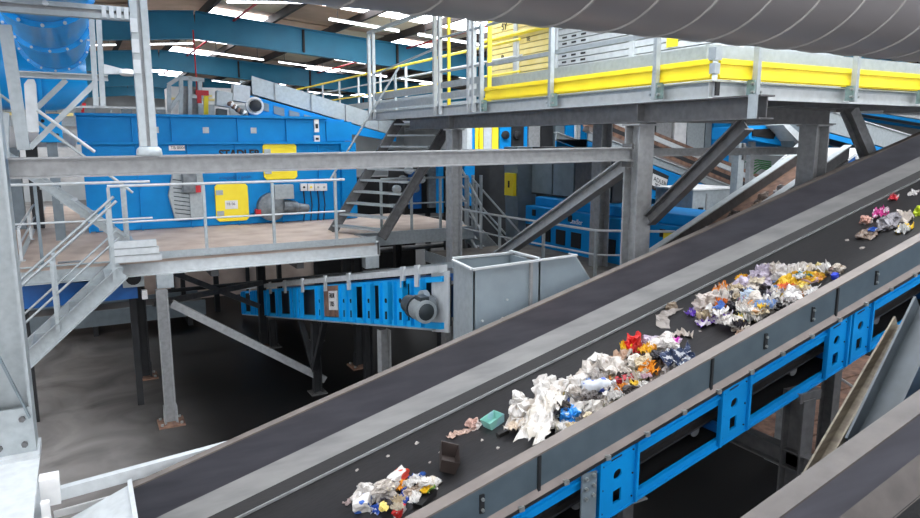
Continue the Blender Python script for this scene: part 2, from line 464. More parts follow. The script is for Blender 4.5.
# blue duct with flanges
bd = thing('blue_duct', 'glossy blue flanged duct bend in the top left corner', 'duct', (0, 8.6, 5.3))
R0 = .42
sm = [V((-.17, 4.2 + .5 * i, 5.77)) for i in range(17)]
MB().path(sm, R0, 32).build('pipe', 'blue_duct', bd, True)
for k in (2, 6, 10, 15):
    d = (sm[k + 1] - sm[k - 1]).normalized()
    mb = MB(); lathe(mb, sm[k] - d * .03, d, [(0, R0), (0, R0 + .05), (.05, R0 + .05), (.05, R0)], 32)
    fo = mb.build('flange', 'blue_duct', bd, True)
    x = d.orthogonal().normalized(); y = d.cross(x)
    for j in range(16):
        a = 2 * math.pi * j / 16
        p = sm[k] + (x * math.cos(a) + y * math.sin(a)) * (R0 + .03)
        MB().tube(p - d * .05, p + d * .05, .016, 6).build('bolt', 'galv_light', fo)
dr = thing('blue_drum', 'big blue horizontal air drum behind the duct bend', 'drum', (-1, 13.6, 4.2))
mb = MB(); o = at(66, 74, Y=13.6)
lathe(mb, o + V((-4.2, 0, 0)), (1, 0, 0), [(0, .3), (.15, .6), (4.0, .6), (4.35, .52), (4.5, .35)], 32)
mb.build('shell', 'blue_duct', dr, True)
for x in (-2.9, -1.5, -.4):
    mb = MB(); lathe(mb, o + V((x, 0, 0)), (1, 0, 0), [(0, .6), (0, .65), (.05, .65), (.05, .6)], 32)
    mb.build('band', 'blue_duct', dr, True)
MB().box(o + V((-1.4, -.3, -1.6)), o + V((-1.2, .3, -.5))).build('leg', 'blue', dr)
MB().box(o + V((-3.2, -.3, -1.6)), o + V((-3.0, .3, -.5))).build('leg', 'blue', dr)

# ================================================================== UPPER WALKWAY
DX, DYC, DT = 5.5, 4.9, 4.93      # left edge x, front edge y, deck top
ud = thing('upper_walkway', 'raised grey walkway with pale edge channels above the conveyors', 'walkway', (DX, DYC, 4.76))
MB().box((DX + .05, DYC + .05, DT - .05), (7.0, 14.2, DT)).build('deck', 'galv', ud)
MB().box((7.0, DYC + .05, DT - .05), (15, 6.6, DT)).build('deck', 'galv', ud)
MB().box((7.0, 6.6, DT - .05), (9.6, 12.3, DT)).build('deck', 'galv', ud)
MB().box((7.0, 12.3, DT - .05), (8.2, 27, DT)).build('deck', 'galv', ud)
def edge(a, b, side, n): 
    MB().chan(a, b, .07, .17, U, .012, side).build(n, 'galv_light', ud)
edge((DX + .03, DYC, DT - .09), (DX + .03, 14.2, DT - .09), 1, 'edge_channel')
edge((DX, DYC + .03, DT - .09), (15, DYC + .03, DT - .09), -1, 'edge_channel')
edge((7.0, 14.2, DT - .09), (7.0, 27, DT - .09), 1, 'edge_channel')
edge((8.2, 12.3, DT - .09), (8.2, 27, DT - .09), -1, 'edge_channel')
edge((9.6, 6.6, DT - .09), (15, 6.6, DT - .09), -1, 'edge_channel')
for y in [5.6 + 1.2 * i for i in range(8)]:
    MB().bar((DX + .06, y, DT - .12), (6.95, y, DT - .12), .06, .1).build('joist', 'steel', ud)
for x in [7.6 + 1.2 * i for i in range(6)]:
    MB().bar((x, DYC + .08, DT - .12), (x, 6.55, DT - .12), .06, .1).build('joist', 'steel', ud)
def kick(label, a, b, nrm):
    a, b = V(a), V(b); n = V(nrm)
    k = thing('toe_guard', label, 'toe board', a)
    z = V((0, 0, 1))
    MB().bar(a + z * .1, b + z * .1, .008, .2, U).build('web', 'yellow', k)
    for zz in (.03, .16): MB().bar(a + z * zz + n * .014, b + z * zz + n * .014, .02, .03, U).build('fold', 'yellow', k)
    return k
kick('yellow corrugated toe guard along the left edge of the raised walkway', (DX - .03, DYC, DT), (DX - .03, 9.2, DT), (-1, 0, 0))
kick('yellow corrugated toe guard along the front edge of the raised walkway', (DX + .02, DYC - .03, DT), (14.5, DYC - .03, DT), (0, -1, 0))
def gpost(root, p, h, n, m='galv'):
    p = V(p); n = V(n)
    MB().bar(p + n * .06 - U * .16, p + n * .06 + U * h, .05, .06, n).build('post', m, root)
    br = MB().cbox(p + n * .03 - U * .07, .09, .09, .16).build('bracket', 'bracket', root)
    for dz in (-.11, -.03):
        for s in (-1, 1):
            t = V((-n.y, n.x, 0)) * .055 * s
            MB().tube(p + t + n * .05 + U * dz, p + t + n * .085 + U * dz, .014, 6).build('bolt', 'bolt', br)
r = thing('guard_rail', 'grey post-and-rail guard on the left edge of the raised walkway', 'railing', (DX, DYC, DT))
for y in (5.58, 7.44, 9.2): gpost(r, (DX - .04, y, DT), 1.12, (-1, 0, 0))
MB().path([(DX, DYC, DT + 1.1), (DX, 9.2, DT + 1.1)], .024).build('handrail', 'galv', r, True)
MB().bar((DX, DYC, DT + .53), (DX, 9.2, DT + .53), .03, .05).build('mid_rail', 'galv', r)
MB().bar((DX + .3, DYC + .35, DT + .3), (DX + .3, 10.2, DT + .3), .02, .16).build('splash_panel', 'galv', r)
MB().cbox((DX - .02, DYC - .02, DT + .24), .09, .09, .12).build('corner_clamp', 'galv', r)
MB().cbox((DX - .03, DYC - .03, DT + .1), .07, .07, .1).build('corner_clamp', 'galv', r)
MB().cbox((DX - .0, DYC - .05, DT - .09), .05, .02, .13).build('corner_slot', 'black', r)
r = thing('guard_rail', 'grey post-and-rail guard on the front edge of the raised walkway, under the duct', 'railing', (DX + .5, DYC, DT))
for x in (5.99, 7.6, 9.0, 10.6, 12.2): gpost(r, (x, DYC - .04, DT), 1.12, (0, -1, 0))
MB().path([(DX, DYC, DT + 1.1), (14.5, DYC, DT + 1.1)], .024).build('handrail', 'galv', r, True)
MB().bar((DX, DYC, DT + .53), (14.5, DYC, DT + .53), .03, .05).build('mid_rail', 'galv', r)
MB().bar((DX + .2, DYC + .3, DT + .3), (14.5, DYC + .3, DT + .3), .02, .16).build('splash_panel', 'galv', r)
# gate posts at the stair head
r = thing('gate_frame', 'tall galvanised gate frame at the head of the middle staircase', 'gate', (DX, 11, DT))
for y in (14.0, 13.75, 10.95, 10.75):
    MB().bar((DX, y, DT - .15), (DX, y, DT + (1.58 if y > 12 else 1.62)), .06, .06, (0, 1, 0)).build('post', 'galv_light', r)
MB().bar((DX, 10.85, DT + 1.6), (DX, 14.0, DT + 1.6), .07, .06).build('top_bar', 'galv', r)
MB().bar((DX + .1, 10.62, DT), (DX + .1, 10.62, DT + 1.9), .05, .03, (0, 1, 0)).build('post', 'yellow', r)
for y in (9.75, 9.6):
    MB().bar((DX, y, DT - .15), (DX, y, DT + 1.6), .06, .06, (0, 1, 0)).build('post', 'galv_light', r)
MB().bar((DX + .1, 9.3, DT), (DX + .1, 9.3, DT + 1.6), .06, .03, (0, 1, 0)).build('post', 'yellow', r)
for z in (.55, 1.1): MB().tube((DX, 10.75, DT + z), (DX, 9.3, DT + z), .02, 8).build('rail', 'galv', r)
for z in (.15, .33): MB().bar((DX, 10.7, DT + z), (DX, 9.3, DT + z), .02, .1).build('toe_board', 'galv', r)
for z in (.1, .3): MB().bar((DX, 13.7, DT + z), (DX, 11, DT + z), .02, .13).build('toe_board', 'galv', r)
MB().tube((DX, 13.75, DT + .75), (DX, 10.95, DT + .95), .02, 8).build('rail', 'galv', r)
# yellow rails on the far side
r = thing('walkway_railing', 'long yellow-railed guard on the far side of the raised walkway', 'railing', (7.0, 13, DT))
MB().path([(7.0, 10.6, DT + 1.17), (7.0, 27, DT + 1.17)], .028).build('handrail', 'yellow', r, True)
MB().path([(7.0, 10.6, DT + .62), (7.0, 27, DT + .62)], .022).build('mid_rail', 'yellow', r, True)
MB().path([(7.05, 10.6, DT + .9), (7.05, 27, DT + .9)], .02).build('mid_rail', 'galv_light', r, True)
for i in range(11): MB().bar((7.02, 10.7 + i * 1.6, DT), (7.02, 10.7 + i * 1.6, DT + 1.15), .05, .05, (0, 1, 0)).build('post', 'galv_light', r)
for z in (.12, .34): MB().bar((6.98, 10.6, DT + z), (6.98, 27, DT + z), .015, .17).build('toe_board', 'galv', r)
# slatted guard wall behind the walkway
g = thing('sorting_cabin', 'slatted cream and white guard wall behind the raised walkway', 'cabin', (7.3, 9, 4.9))
for i in range(18):
    MB().box((7.35, 10.05, 5.0 + i * .1), (7.4, 12.2, 5.085 + i * .1)).build('slat', 'yellow_pale', g)
    MB().box((7.35, 6.2, 5.0 + i * .1), (7.4, 9.95, 5.085 + i * .1)).build('slat', 'galv_light', g)
for y in (6.2, 8.1, 10.0, 11.25, 12.2): MB().bar((7.36, y, 4.95), (7.36, y, 6.85), .08, .1, (0, 1, 0)).build('stud', 'galv_light', g)
for y in (6.75, 9.2, 9.45, 9.7):
    for i in range(16):
        if i % 3 < 2: MB().box((7.345, y, 5.03 + i * .1), (7.352, y + .12, 5.06 + i * .1)).build('slot', 'ink', g)
MB().box((7.33, 7.2, 5.62), (7.345, 7.4, 5.85)).build('notice', 'yellow', g)
MB().path([(7.28, 10.0, 6.28), (7.28, 12.3, 6.28)], .04).build('yellow_bar', 'yellow', g, True)
text('SY', 'lettering', 'ink', g, (7.34, 11.75, 6.42), (0, -1, 0), U, .13)
text('P', 'lettering', 'ink', g, (7.34, 11.75, 5.85), (0, -1, 0), U, .12)
text('TE', 'lettering', 'ink', g, (7.34, 10.9, 6.12), (0, -1, 0), U, .08)
MB().box((7.45, 6.2, 4.95), (9.5, 12.2, 6.8)).build('shell', 'galv', g)
# steelwork under the walkway
b = thing('steel_beam', 'dark grey beam under the left edge of the raised walkway', 'beam', (5.6, 8, 4.53))
MB().ibeam((5.6, 4.35, 4.65), (5.6, 12.2, 4.65), .2, .22, U, .016).build('section', 'steel_dark', b)
for y in (5.95, 10.44): MB().cbox((5.55, y, 4.65), .1, .02, .18).build('stiffener', 'steel_dark', b)
MB().cbox((5.49, 4.42, 4.655), .012, .1, .22).build('end_plate', 'galv', b)
beam('steel_beam', 'dark beam running right under the raised walkway to the farther column', (5.7, 5.6, 4.64), (8.4, 5.6, 4.64), .2, .2, 'steel_dark', t=.016)
def column(label, x, y, z1, m='steel', w=.26, d=.26, up=(1, 0, 0)):
    c = thing('steel_column', label, 'column', (x, y, 0))
    MB().ibeam((x, y, .02), (x, y, z1), w, d, up, .022).build('shaft', m, c)
    MB().cbox((x, y, .01), .4, .4, .02).build('base_plate', m, c)
    MB().cbox((x, y, z1 - .01), w + .06, d + .04, .02).build('cap_plate', m, c)
    return c
c = column('grey column rising behind the main conveyor, carrying the long tie beam', 5.6, 6.0, 4.53, up=(0, 1, 0), w=.22, d=.24)
for z in (4.08, 4.28): MB().cbox((5.44, 6, z), .03, .16, .06).build('splice_plate', 'steel_dark', c)
column('slim grey column beside the middle staircase', 5.6, 10.44, 4.53, w=.22, d=.2)
column('dark column behind the main conveyor at the right', 8.2, 5.65, 4.54, up=(1, 0, 0), w=.24, d=.26)
column('farther grey column just left of the tie beam joint', 8.1, 9.6, 4.76, w=.24, d=.24)
beam('steel_brace', 'pale diagonal brace descending left from the tie beam joint', (5.6, 6.12, 4.1), (5.6, 9.4, 2.35), .16, .16, 'steel', cat='brace', t=.02)
beam('steel_brace', 'dark diagonal brace from the beam end down to the grey column', (5.66, 4.62, 4.5), (5.66, 5.85, 3.45), .12, .14, 'steel_dark', cat='brace')
beam('steel_brace', 'dark diagonal brace leaning right behind the main conveyor', (9.1, 5.8, 4.76), (13.25, 5.8, 0), .16, .16, 'steel', up=(0, 1, 0), cat='brace')
beam('steel_beam', 'grey cross beam right of the tie beam joint', (5.72, 6.4, 4.2), (9.3, 6.4, 4.2), .1, .1, 'steel')
# ================================================================== MAIN CONVEYOR
TS = math.tan(math.radians(14.9))
ZR = EYE - 2.566                       # rim height at x = 0
def mc(X, Y, h): return V((X, Y, ZR + TS * X + h))
def sweep(poly, x0, x1, name, m, parent):
    return MB().prism([mc(x0, y, h) for y, h in poly], (x1 - x0, 0, TS * (x1 - x0))).build(name, m, parent)
def rect(y0, y1, h0, h1): return [(y0, h0), (y1, h0), (y1, h1), (y0, h1)]
X0, X1 = .15, 10.7
M_ = thing('belt_conveyor', 'main inclined belt conveyor with grey side walls and blue frame, carrying rubbish', 'conveyor', (2, 4.3, 0))
sweep(rect(5.30, 5.33, -.34, 0), X0, X1, 'side_wall', 'wall_grey', M_)
sweep(rect(5.285, 5.36, 0, .014), X0, X1, 'rim', 'rim', M_)
sweep([(5.30, -.31), (5.31, -.32), (5.235, -.485), (5.22, -.475)], X0, X1, 'skirt_clamp', 'band', M_)
sweep([(5.228, -.46), (5.238, -.465), (5.172, -.56), (5.16, -.56)], X0, X1, 'skirt_rubber', 'rubber', M_)
sweep(rect(5.145, 5.162, -.555, -.535), X0, X1, 'edge_strip', 'steel', M_)
sweep(rect(3.40, 5.17, -.575, -.56), X0, X1, 'belt', 'belt', M_)
sweep(rect(3.45, 5.12, -.80, -.785), X0, X1, 'return_belt', 'rubber', M_)
sweep(rect(3.32, 3.335, -.235, 0), X0, X1, 'side_wall', 'slate_dark', M_)
sweep([(3.30, 0), (3.30, .014), (3.41, .004), (3.41, -.01)], X0, X1, 'rim', 'rim', M_)
sweep([(3.335, -.225), (3.322, -.225), (3.285, -.265), (3.298, -.265)], X0, X1, 'flare', 'dusty', M_)
sweep([(3.40, -.01), (3.41, -.01), (3.46, -.56), (3.45, -.56)], X0, X1, 'inner_skirt', 'rubber', M_)
sweep(rect(3.28, 3.37, -.288, -.267), X0, X1, 'ledge', 'dark', M_)
sweep(rect(3.33, 3.40, -.42, -.29), X0, X1, 'top_chord', 'blue', M_)
sweep(rect(3.31, 3.40, -.365, -.35), X0, X1, 'chord_lip', 'blue', M_)
sweep(rect(3.325, 3.36, -.755, -.695), X0, X1, 'bottom_chord', 'blue', M_)
sweep(rect(3.31, 3.33, -.755, -.735), X0, X1, 'chord_lip', 'blue', M_)
sweep(rect(5.34, 5.40, -.45, -.33), X0, X1, 'top_chord', 'blue', M_)
sweep(rect(5.34, 5.40, -.755, -.68), X0, X1, 'bottom_chord', 'blue', M_)
x = 1.55
while x < 9:
    MB().cbox(mc(x, 3.285, -.272), .035, .03, .03).build('bolt', 'bolt', M_)
    x += .34
for x in (1.2, 2.37, 3.87, 5.27, 6.7, 8.1):
    MB().frame(mc(x, 3.305, -.275), (.02, 0, 0), (0, .017, 0), (0, 0, .27)).build('joint_strip', 'dark', M_)
for x in (1.95, 4.43, 4.97, 5.78, 7.4):
    br = MB().frame(mc(x, 3.308, -.17), (.03, 0, 0), (0, .014, 0), (0, 0, .12)).build('latch', 'dark', M_)
    for dh in (-.15, -.08): MB().tube(mc(x + .015, 3.31, dh), mc(x + .015, 3.295, dh), .011, 6).build('bolt', 'bolt', br)
def web_plate(xa, xb, y0, y1, ha, hb, parent, m='blue'):
    """pressed plate with a round hole above a square hole, folded side lips"""
    xm, wd = (xa + xb) / 2, xb - xa
    mb = MB(); T = y1 - y0
    hm = (ha + hb) / 2
    def q(u, v): return mc(u, y0, v)
    def slab(poly): mb.prism([q(*p) for p in poly], (0, T, 0))
    r = .036; cx, cy = xm, hm + (hb - hm) * .25
    N = 12
    crn = [(xa, hm), (xb, hm), (xb, hb), (xa, hb)]
    def onbox(a):
        dx, dy = math.cos(a), math.sin(a)
        t = min(((xb if dx > 0 else xa) - cx) / dx if abs(dx) > 1e-6 else 9e9, ((hb if dy > 0 else hm) - cy) / dy if abs(dy) > 1e-6 else 9e9)
        return (cx + dx * t, cy + dy * t)
    ang = sorted([2 * math.pi * i / N for i in range(N)] + [math.atan2(p[1] - cy, p[0] - cx) % (2 * math.pi) for p in crn])
    for a, b in zip(ang, ang[1:] + [ang[0] + 2 * math.pi]):
        if b - a < 1e-4: continue
        slab([(cx + r * math.cos(a), cy + r * math.sin(a)), onbox(a), onbox(b), (cx + r * math.cos(b), cy + r * math.sin(b))])
    sx0, sx1, sy0, sy1 = xm - .035, xm + .035, ha + (hm - ha) * .3, ha + (hm - ha) * .75
    for p in ([(xa, ha), (xb, ha), (xb, sy0), (xa, sy0)], [(xa, sy1), (xb, sy1), (xb, hm), (xa, hm)], [(xa, sy0), (sx0, sy0), (sx0, sy1), (xa, sy1)], [(sx1, sy0), (xb, sy0), (xb, sy1), (sx1, sy1)]): slab(p)
    o = mb.build('web_plate', m, parent)
    for xx in (xa, xb - .02):
        MB().prism([mc(xx, y0 - .025, ha), mc(xx + .02, y0 - .025, ha), mc(xx + .02, y0 - .025, hb), mc(xx, y0 - .025, hb)], (0, .03, 0)).build('lip', m, o)
    for xx in (xa + .04, xb - .04):
        for hh in (ha + .05, hb - .05, hm): MB().tube(mc(xx, y0 - .006, hh), mc(xx, y0 + .002, hh), .007, 6).build('rivet', 'ink', o)
    MB().prism([mc(xm - .06, y0 - .003, hb - .045), mc(xm + .03, y0 - .003, hb - .045), mc(xm + .03, y0 - .003, hb - .035), mc(xm - .06, y0 - .003, hb - .035)], (0, .004, 0)).build('slot', 'ink', o)
    return o
for a, b in ((1.35, 1.68), (2.86, 3.2), (3.99, 4.3), (5.19, 5.47), (5.5, 5.78), (6.72, 7.0), (7.9, 8.2)):
    web_plate(a, b, 3.315, 3.33, -.74, -.30, M_)
br = MB().frame(mc(2.70, 3.28, -.62), (.12, 0, 0), (0, .015, 0), (0, 0, .33)).build('bracket', 'slate', M_)
for dx in (.03, .09):
    for dh in (-.33, -.40, -.47): MB().tube(mc(2.70 + dx, 3.285, dh), mc(2.70 + dx, 3.262, dh), .013, 6).build('bolt', 'bolt', br)
x = .6
while x < 10.5:
    MB().tube(mc(x, 3.45, -.625), mc(x, 5.15, -.625), .045, 12).build('roller', 'steel_dark', M_, True)
    x += 1.1
for x in (1.5, 3.0, 4.15, 5.5, 6.9): MB().bar(mc(x, 3.4, -.72), mc(x, 5.25, -.72), .06, .06).build('cross_tie', 'blue_dark', M_)
for x in (1.7, 5.0, 8.6):
    for y in (3.37, 5.37):
        zt = mc(x, y, -.76).z
        lg = MB().ibeam((x, y, .02), (x, y, zt - .06), .15, .18, (0, 1, 0), .014).build('leg', 'steel_dark', M_)
        MB().cbox((x, y, .01), .3, .3, .02).build('foot_plate', 'rust', lg)
        MB().cbox((x + .02, y, zt - .04), .26, .16, .08).build('head_block', 'steel_dark', lg)
    zc = min(1.75, zt - .3)
    MB().ibeam((x, 2.7, zc), (x, 5.37, zc), .12, .16, U, .014).build('cross_beam', 'steel_dark', M_)
# tail of the conveyor
MB().prism([mc(.13, 3.3, .05), mc(.13, 5.36, .05), mc(.13, 5.36, -.8), mc(.13, 3.3, -.8)], (.03, 0, .008)).build('end_plate', 'galv_light', M_)
MB().prism([mc(.13, 5.34, .02), (-.42, 5.34, 1.62), (-.42, 5.34, 1.2), mc(.13, 5.34, -.7)], (0, -2.0, 0)).build('tail_hood', 'galv_light', M_)
MB().tube(mc(.3, 3.45, -.66), mc(.3, 5.15, -.66), .085, 16).build('tail_pulley', 'steel', M_, True)

# ================================================================== NEIGHBOUR CONVEYOR, lower right corner
X1 = 9.0
N_ = thing('belt_conveyor', 'neighbouring empty conveyor cutting across the lower right corner', 'conveyor', (4, 1.2, 0))
sweep(rect(1.985, 2.0, -.30, 0), 1.0, X1, 'side_wall', 'wall_grey', N_)
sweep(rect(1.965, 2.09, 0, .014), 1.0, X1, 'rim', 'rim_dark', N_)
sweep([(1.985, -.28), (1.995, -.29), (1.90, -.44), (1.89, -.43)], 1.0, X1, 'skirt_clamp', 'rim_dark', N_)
sweep([(1.895, -.42), (1.905, -.425), (1.86, -.56), (1.85, -.56)], 1.0, X1, 'skirt_rubber', 'rubber', N_)
sweep(rect(.3, 1.87, -.575, -.56), 1.0, X1, 'belt', 'belt', N_)
sweep(rect(.18, .2, -.6, 0), 1.0, X1, 'side_wall', 'slate', N_)
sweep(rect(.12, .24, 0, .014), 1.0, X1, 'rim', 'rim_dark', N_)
sweep(rect(1.99, 2.06, -.45, -.32), 1.0, X1, 'top_chord', 'blue', N_)
sweep(rect(1.99, 2.06, -.75, -.68), 1.0, X1, 'bottom_chord', 'blue', N_)
for x in (4.35, 5.4): MB().tube(mc(x, 2.04, .014), mc(x, 2.04, .04), .028, 6).build('bolt', 'bolt', N_)
for x in (2.2, 6.4):
    for y in (.25, 2.04):
        zt = mc(x, y, -.75).z
        MB().ibeam((x, y, .0), (x, y, zt), .15, .18, (0, 1, 0), .014).build('leg', 'steel_dark', N_)
# steel between the two conveyors
beam('brace_plank', 'dusty tan diagonal strut below the main conveyor, right', at(903, 322, Y=2.75), at(812, 482, Y=2.45), .09, .11, 'timber', up=(0, 1, 0), kind='c', cat='strut', t=.014)
beam('inclined_column', 'wide grey inclined column at the right edge between the conveyors', at(935, 308, Y=2.5), at(868, 452, Y=2.3), .20, .22, 'leg_dark', up=(0, 1, 0), cat='column', t=.016)
for i, (a, b_, lab) in enumerate((((880, 330), (812, 400), 'thin steel rod under the main conveyor, rising right'), ((800, 352), (870, 398), 'thin steel rod under the main conveyor, falling right'))):
    tag(MB().tube(at(*a, Y=5.2), at(*b_, Y=5.8), .018, 6).build('tie_rod', 'steel', None), lab, 'rod')
pl = thing('timber_platform', 'brown dusty timber boards lying below the main conveyor at the right', 'boards', (10.5, 6.5, 0))
for i in range(14):
    MB().box((8.2, 5.6 + i * .32, .02), (14.5, 5.6 + i * .32 + .29, .07 + .01 * (i % 3))).build('plank', 'rust', pl)

# ================================================================== RUBBISH ON THE BELT
PM = {}
def dim(c): return [v * (.62 if min(lin(c)) > .3 else .8) for v in lin(c)]
def pmat(c1, c2=None, sc_=9., th=.55, rough=.5):
    key = (c1, c2, sc_)
    if key in PM: return PM[key]
    m = bpy.data.materials.new('litter_' + c1 + (c2 or ''))
    m.use_nodes = True
    nt = m.node_tree; b = nt.nodes['Principled BSDF']
    b.inputs['Roughness'].default_value = rough
    if c2:
        tc = nt.nodes.new('ShaderNodeTexCoord'); nz = nt.nodes.new('ShaderNodeTexNoise'); cr = nt.nodes.new('ShaderNodeValToRGB')
        nz.inputs['Scale'].default_value = sc_; nz.inputs['Detail'].default_value = 1.5
        cr.color_ramp.interpolation = 'CONSTANT'
        cr.color_ramp.elements[0].color = (*dim(c1), 1)
        cr.color_ramp.elements[1].color = (*dim(c2), 1); cr.color_ramp.elements[1].position = th
        nt.links.new(tc.outputs['Object'], nz.inputs[0]); nt.links.new(nz.outputs[0], cr.inputs[0]); nt.links.new(cr.outputs[0], b.inputs['Base Color'])
    else: b.inputs['Base Color'].default_value = (*dim(c1), 1)
    PM[key] = m
    return m
def nrm(seed, p, f): return noise.noise_vector(V(p) * f + V((seed * 7.3, seed * 3.1, seed * 1.7)))
def m_bag(seed, a, b, c):
    bm = bmesh.new(); bmesh.ops.create_icosphere(bm, subdivisions=4, radius=1)
    for v in bm.verts:
        p = v.co.copy()
        r = .92 + .6 * nrm(seed, p, 1.3).x + .42 * (.35 - abs(nrm(seed + 5, p, 2.6).y)) + .3 * (.3 - abs(nrm(seed + 9, p, 5.5).z)) + .12 * nrm(seed + 11, p, 11).x
        d = nrm(seed + 2, p, 1.6) * .45 + nrm(seed + 3, p, 4) * .14
        q = p * r + d
        v.co = V((q.x * a / 2, q.y * b / 2, max(q.z, -.55) * c / 2))
    me = bpy.data.meshes.new('bag'); bm.to_mesh(me); bm.free()
    return me
def m_film(seed, a, b, c):
    nx, ny = 20, 14
    vs = []; fs = []
    for j in range(ny + 1):
        for i in range(nx + 1):
            u, v = i / nx - .5, j / ny - .5
            p = V((u * 3, v * 3, 0))
            d = nrm(seed, p, 1.1) * .24 + nrm(seed + 4, p, 2.6) * .13 + nrm(seed + 14, p, 5) * .05
            edge = 1 - .35 * abs(nrm(seed + 8, V((u * 2, v * 2, 1)), 2).x)
            vs.append(((u * edge + d.x * .6) * a, (v * edge + d.y * .6) * b, (abs(d.z) * 2.2 + abs(nrm(seed + 6, p, 2.).x) * .8) * c))
    for j in range(ny):
        for i in range(nx): k = j * (nx + 1) + i; fs.append((k, k + 1, k + nx + 2, k + nx + 1))
    me = bpy.data.meshes.new('film'); me.from_pydata(vs, [], fs)
    return me
def m_carton(seed, a, b, c):
    bm = bmesh.new(); bmesh.ops.create_cube(bm, size=1)
    bmesh.ops.subdivide_edges(bm, edges=bm.edges, cuts=3, use_grid_fill=True)
    for v in bm.verts:
        d = nrm(seed, v.co, 2.2) * .14
        q = v.co + d
        v.co = V((q.x * a, q.y * b, (q.z + .5) * c))
    me = bpy.data.meshes.new('carton'); bm.to_mesh(me); bm.free()
    return me
def m_bottle(seed, a, b, c):
    mb = MB(); r = b / 2
    lathe(mb, (-a / 2, 0, r), (1, 0, 0), [(0, r * .6), (.02 * a, r * .95), (.3 * a, r), (.34 * a, r * .86), (.5 * a, r * .9), (.55 * a, r), (.7 * a, r), (.85 * a, r * .45), (.87 * a, r * .32), (.93 * a, r * .32), (.93 * a, r * .4), (a, r * .4)], 14)
    me = bpy.data.meshes.new('bottle')
    me.from_pydata([p + nrm(seed, p * 20, 1) * r * .18 for p in mb.v], [], mb.f)
    return me
def m_strip(seed, a, b, c):
    nx, ny = 16, 3
    vs = []; fs = []
    for j in range(ny + 1):
        for i in range(nx + 1):
            u, v = i / nx - .5, j / ny - .5
            d = nrm(seed, V((u * 4, v, 0)), 1.3)
            vs.append(((u + d.x * .05) * a, v * b * (1 + .5 * d.z) + math.sin(u * 5 + seed) * b * .4, (abs(nrm(seed + 3, V((u * 5, v * 2, 0)), 1.6).z) * 1.6 + .05) * c))
    for j in range(ny):
        for i in range(nx): k = j * (nx + 1) + i; fs.append((k, k + 1, k + nx + 2, k + nx + 1))
    me = bpy.data.meshes.new('strip'); me.from_pydata(vs, [], fs)
    return me
def m_tray(seed, a, b, c):
    P = []; 
    for (k, z) in ((1, c), (.86, .004), (.82, .012), (.95, c - .004)):
        P += [(-a / 2 * k, -b / 2 * k, z), (a / 2 * k, -b / 2 * k, z), (a / 2 * k, b / 2 * k, z), (-a / 2 * k, b / 2 * k, z)]
    F = [(0, 1, 5, 4), (1, 2, 6, 5), (2, 3, 7, 6), (3, 0, 4, 7), (7, 6, 5, 4), (8, 9, 10, 11), (9, 8, 12, 13), (10, 9, 13, 14), (11, 10, 14, 15), (8, 11, 15, 12), (0, 12, 13, 1), (1, 13, 14, 2), (2, 14, 15, 3), (3, 15, 12, 0)]
    me = bpy.data.meshes.new('tray'); me.from_pydata([V(p) + nrm(seed, V(p) * 8, 1) * .03 * a for p in P], [], F)
    return me
MAKE = {'bag': m_bag, 'film': m_film, 'carton': m_carton, 'bottle': m_bottle, 'strip': m_strip, 'tray': m_tray}
def belt_at(px, py, h=0.0):
    d = FW + RT * ((px - 460) / FPX) + UP * ((259 - py) / FPX)
    # plane z = ZR - .56 + TS*x + h
    t = (ZR - .56 + h - EYE) / (d.z - TS * d.x)
    return V((0, 0, EYE)) + d * t, t
SEED = [0]; ITEMS = []
def litter(kind, name, label, px, py, wpx, dep, ht, col, rot=0., h=0., cat='litter', group=None, tilt=0., sc_=9.):
    """wpx: length in px; dep, ht: depth and height relative to the length; rot: heading on the belt in degrees; h: height on the heap"""
    SEED[0] += 1; s = SEED[0]
    p, t = belt_at(px, py + (wpx * ht * .3 if kind == 'bag' else wpx * ht * .15), h)
    L = wpx * t / FPX
    me = MAKE[kind](s, L, L * dep, L * ht)
    me.materials.append(pmat(*col, sc_=sc_) if isinstance(col, tuple) else pmat(col))
    o = bpy.data.objects.new(name, me); COL.objects.link(o)
    sl = math.atan(TS)
    R = Matrix.Rotation(-sl, 4, 'Y') @ Matrix.Rotation(math.radians(rot), 4, 'Z') @ Matrix.Rotation(math.radians(tilt), 4, 'X')
    bot = min((R @ v.co).z - TS * (R @ v.co).x for v in me.vertices)
    o.matrix_world = Matrix.Translation(p - U * (bot if kind != 'bag' else bot * .8)) @ R
    if kind in ('film', 'strip'):
        md = o.modifiers.new('thickness', 'SOLIDIFY'); md.thickness = .004
    if kind == 'bottle': me.polygons.foreach_set('use_smooth', [True] * len(me.polygons))
    ITEMS.append((p, label, group))
    return tag(o, label, cat, group)
G1, G2, G3, G4 = 'rubbish heap nearest the bottom edge', 'large middle rubbish heap', 'large upper rubbish heap', 'small rubbish group at the right edge'
W, CR, GY = 'f0ebe4', 'e8dccb', 'cfc8c0'
# ---- heap nearest the bottom
A = lambda *a, **k: litter(*a, group=G1, **k)
A('bag', 'plastic_bag', 'off-white crumpled bag at the back left of the nearest heap', 368, 492, 26, .8, .8, (W, GY), 20)
A('bag', 'plastic_bag', 'greyish see-through bag in the middle of the nearest heap', 388, 490, 24, .8, .8, ('d8d0c6', 'b8b0a6'), 50)
A('carton', 'drink_carton', 'white carton with blue print at the left end of the nearest heap', 364, 505, 22, .75, .5, (W, '3a66b8'), 60, sc_=14)
A('film', 'plastic_film', 'small pinkish film scrap at the far left of the nearest heap', 350, 501, 14, .6, .3, 'c8b4b0', 10)
A('film', 'plastic_wrapper', 'blue and white printed wrapper at the front of the nearest heap', 384, 505, 28, .45, .3, ('2f5fc0', 'e8e8f0'), 12, sc_=20)
A('film', 'plastic_wrapper', 'blue wrapper with red specks in the nearest heap', 404, 498, 22, .6, .4, ('3458b4', 'dfe2ec'), 40, sc_=16)
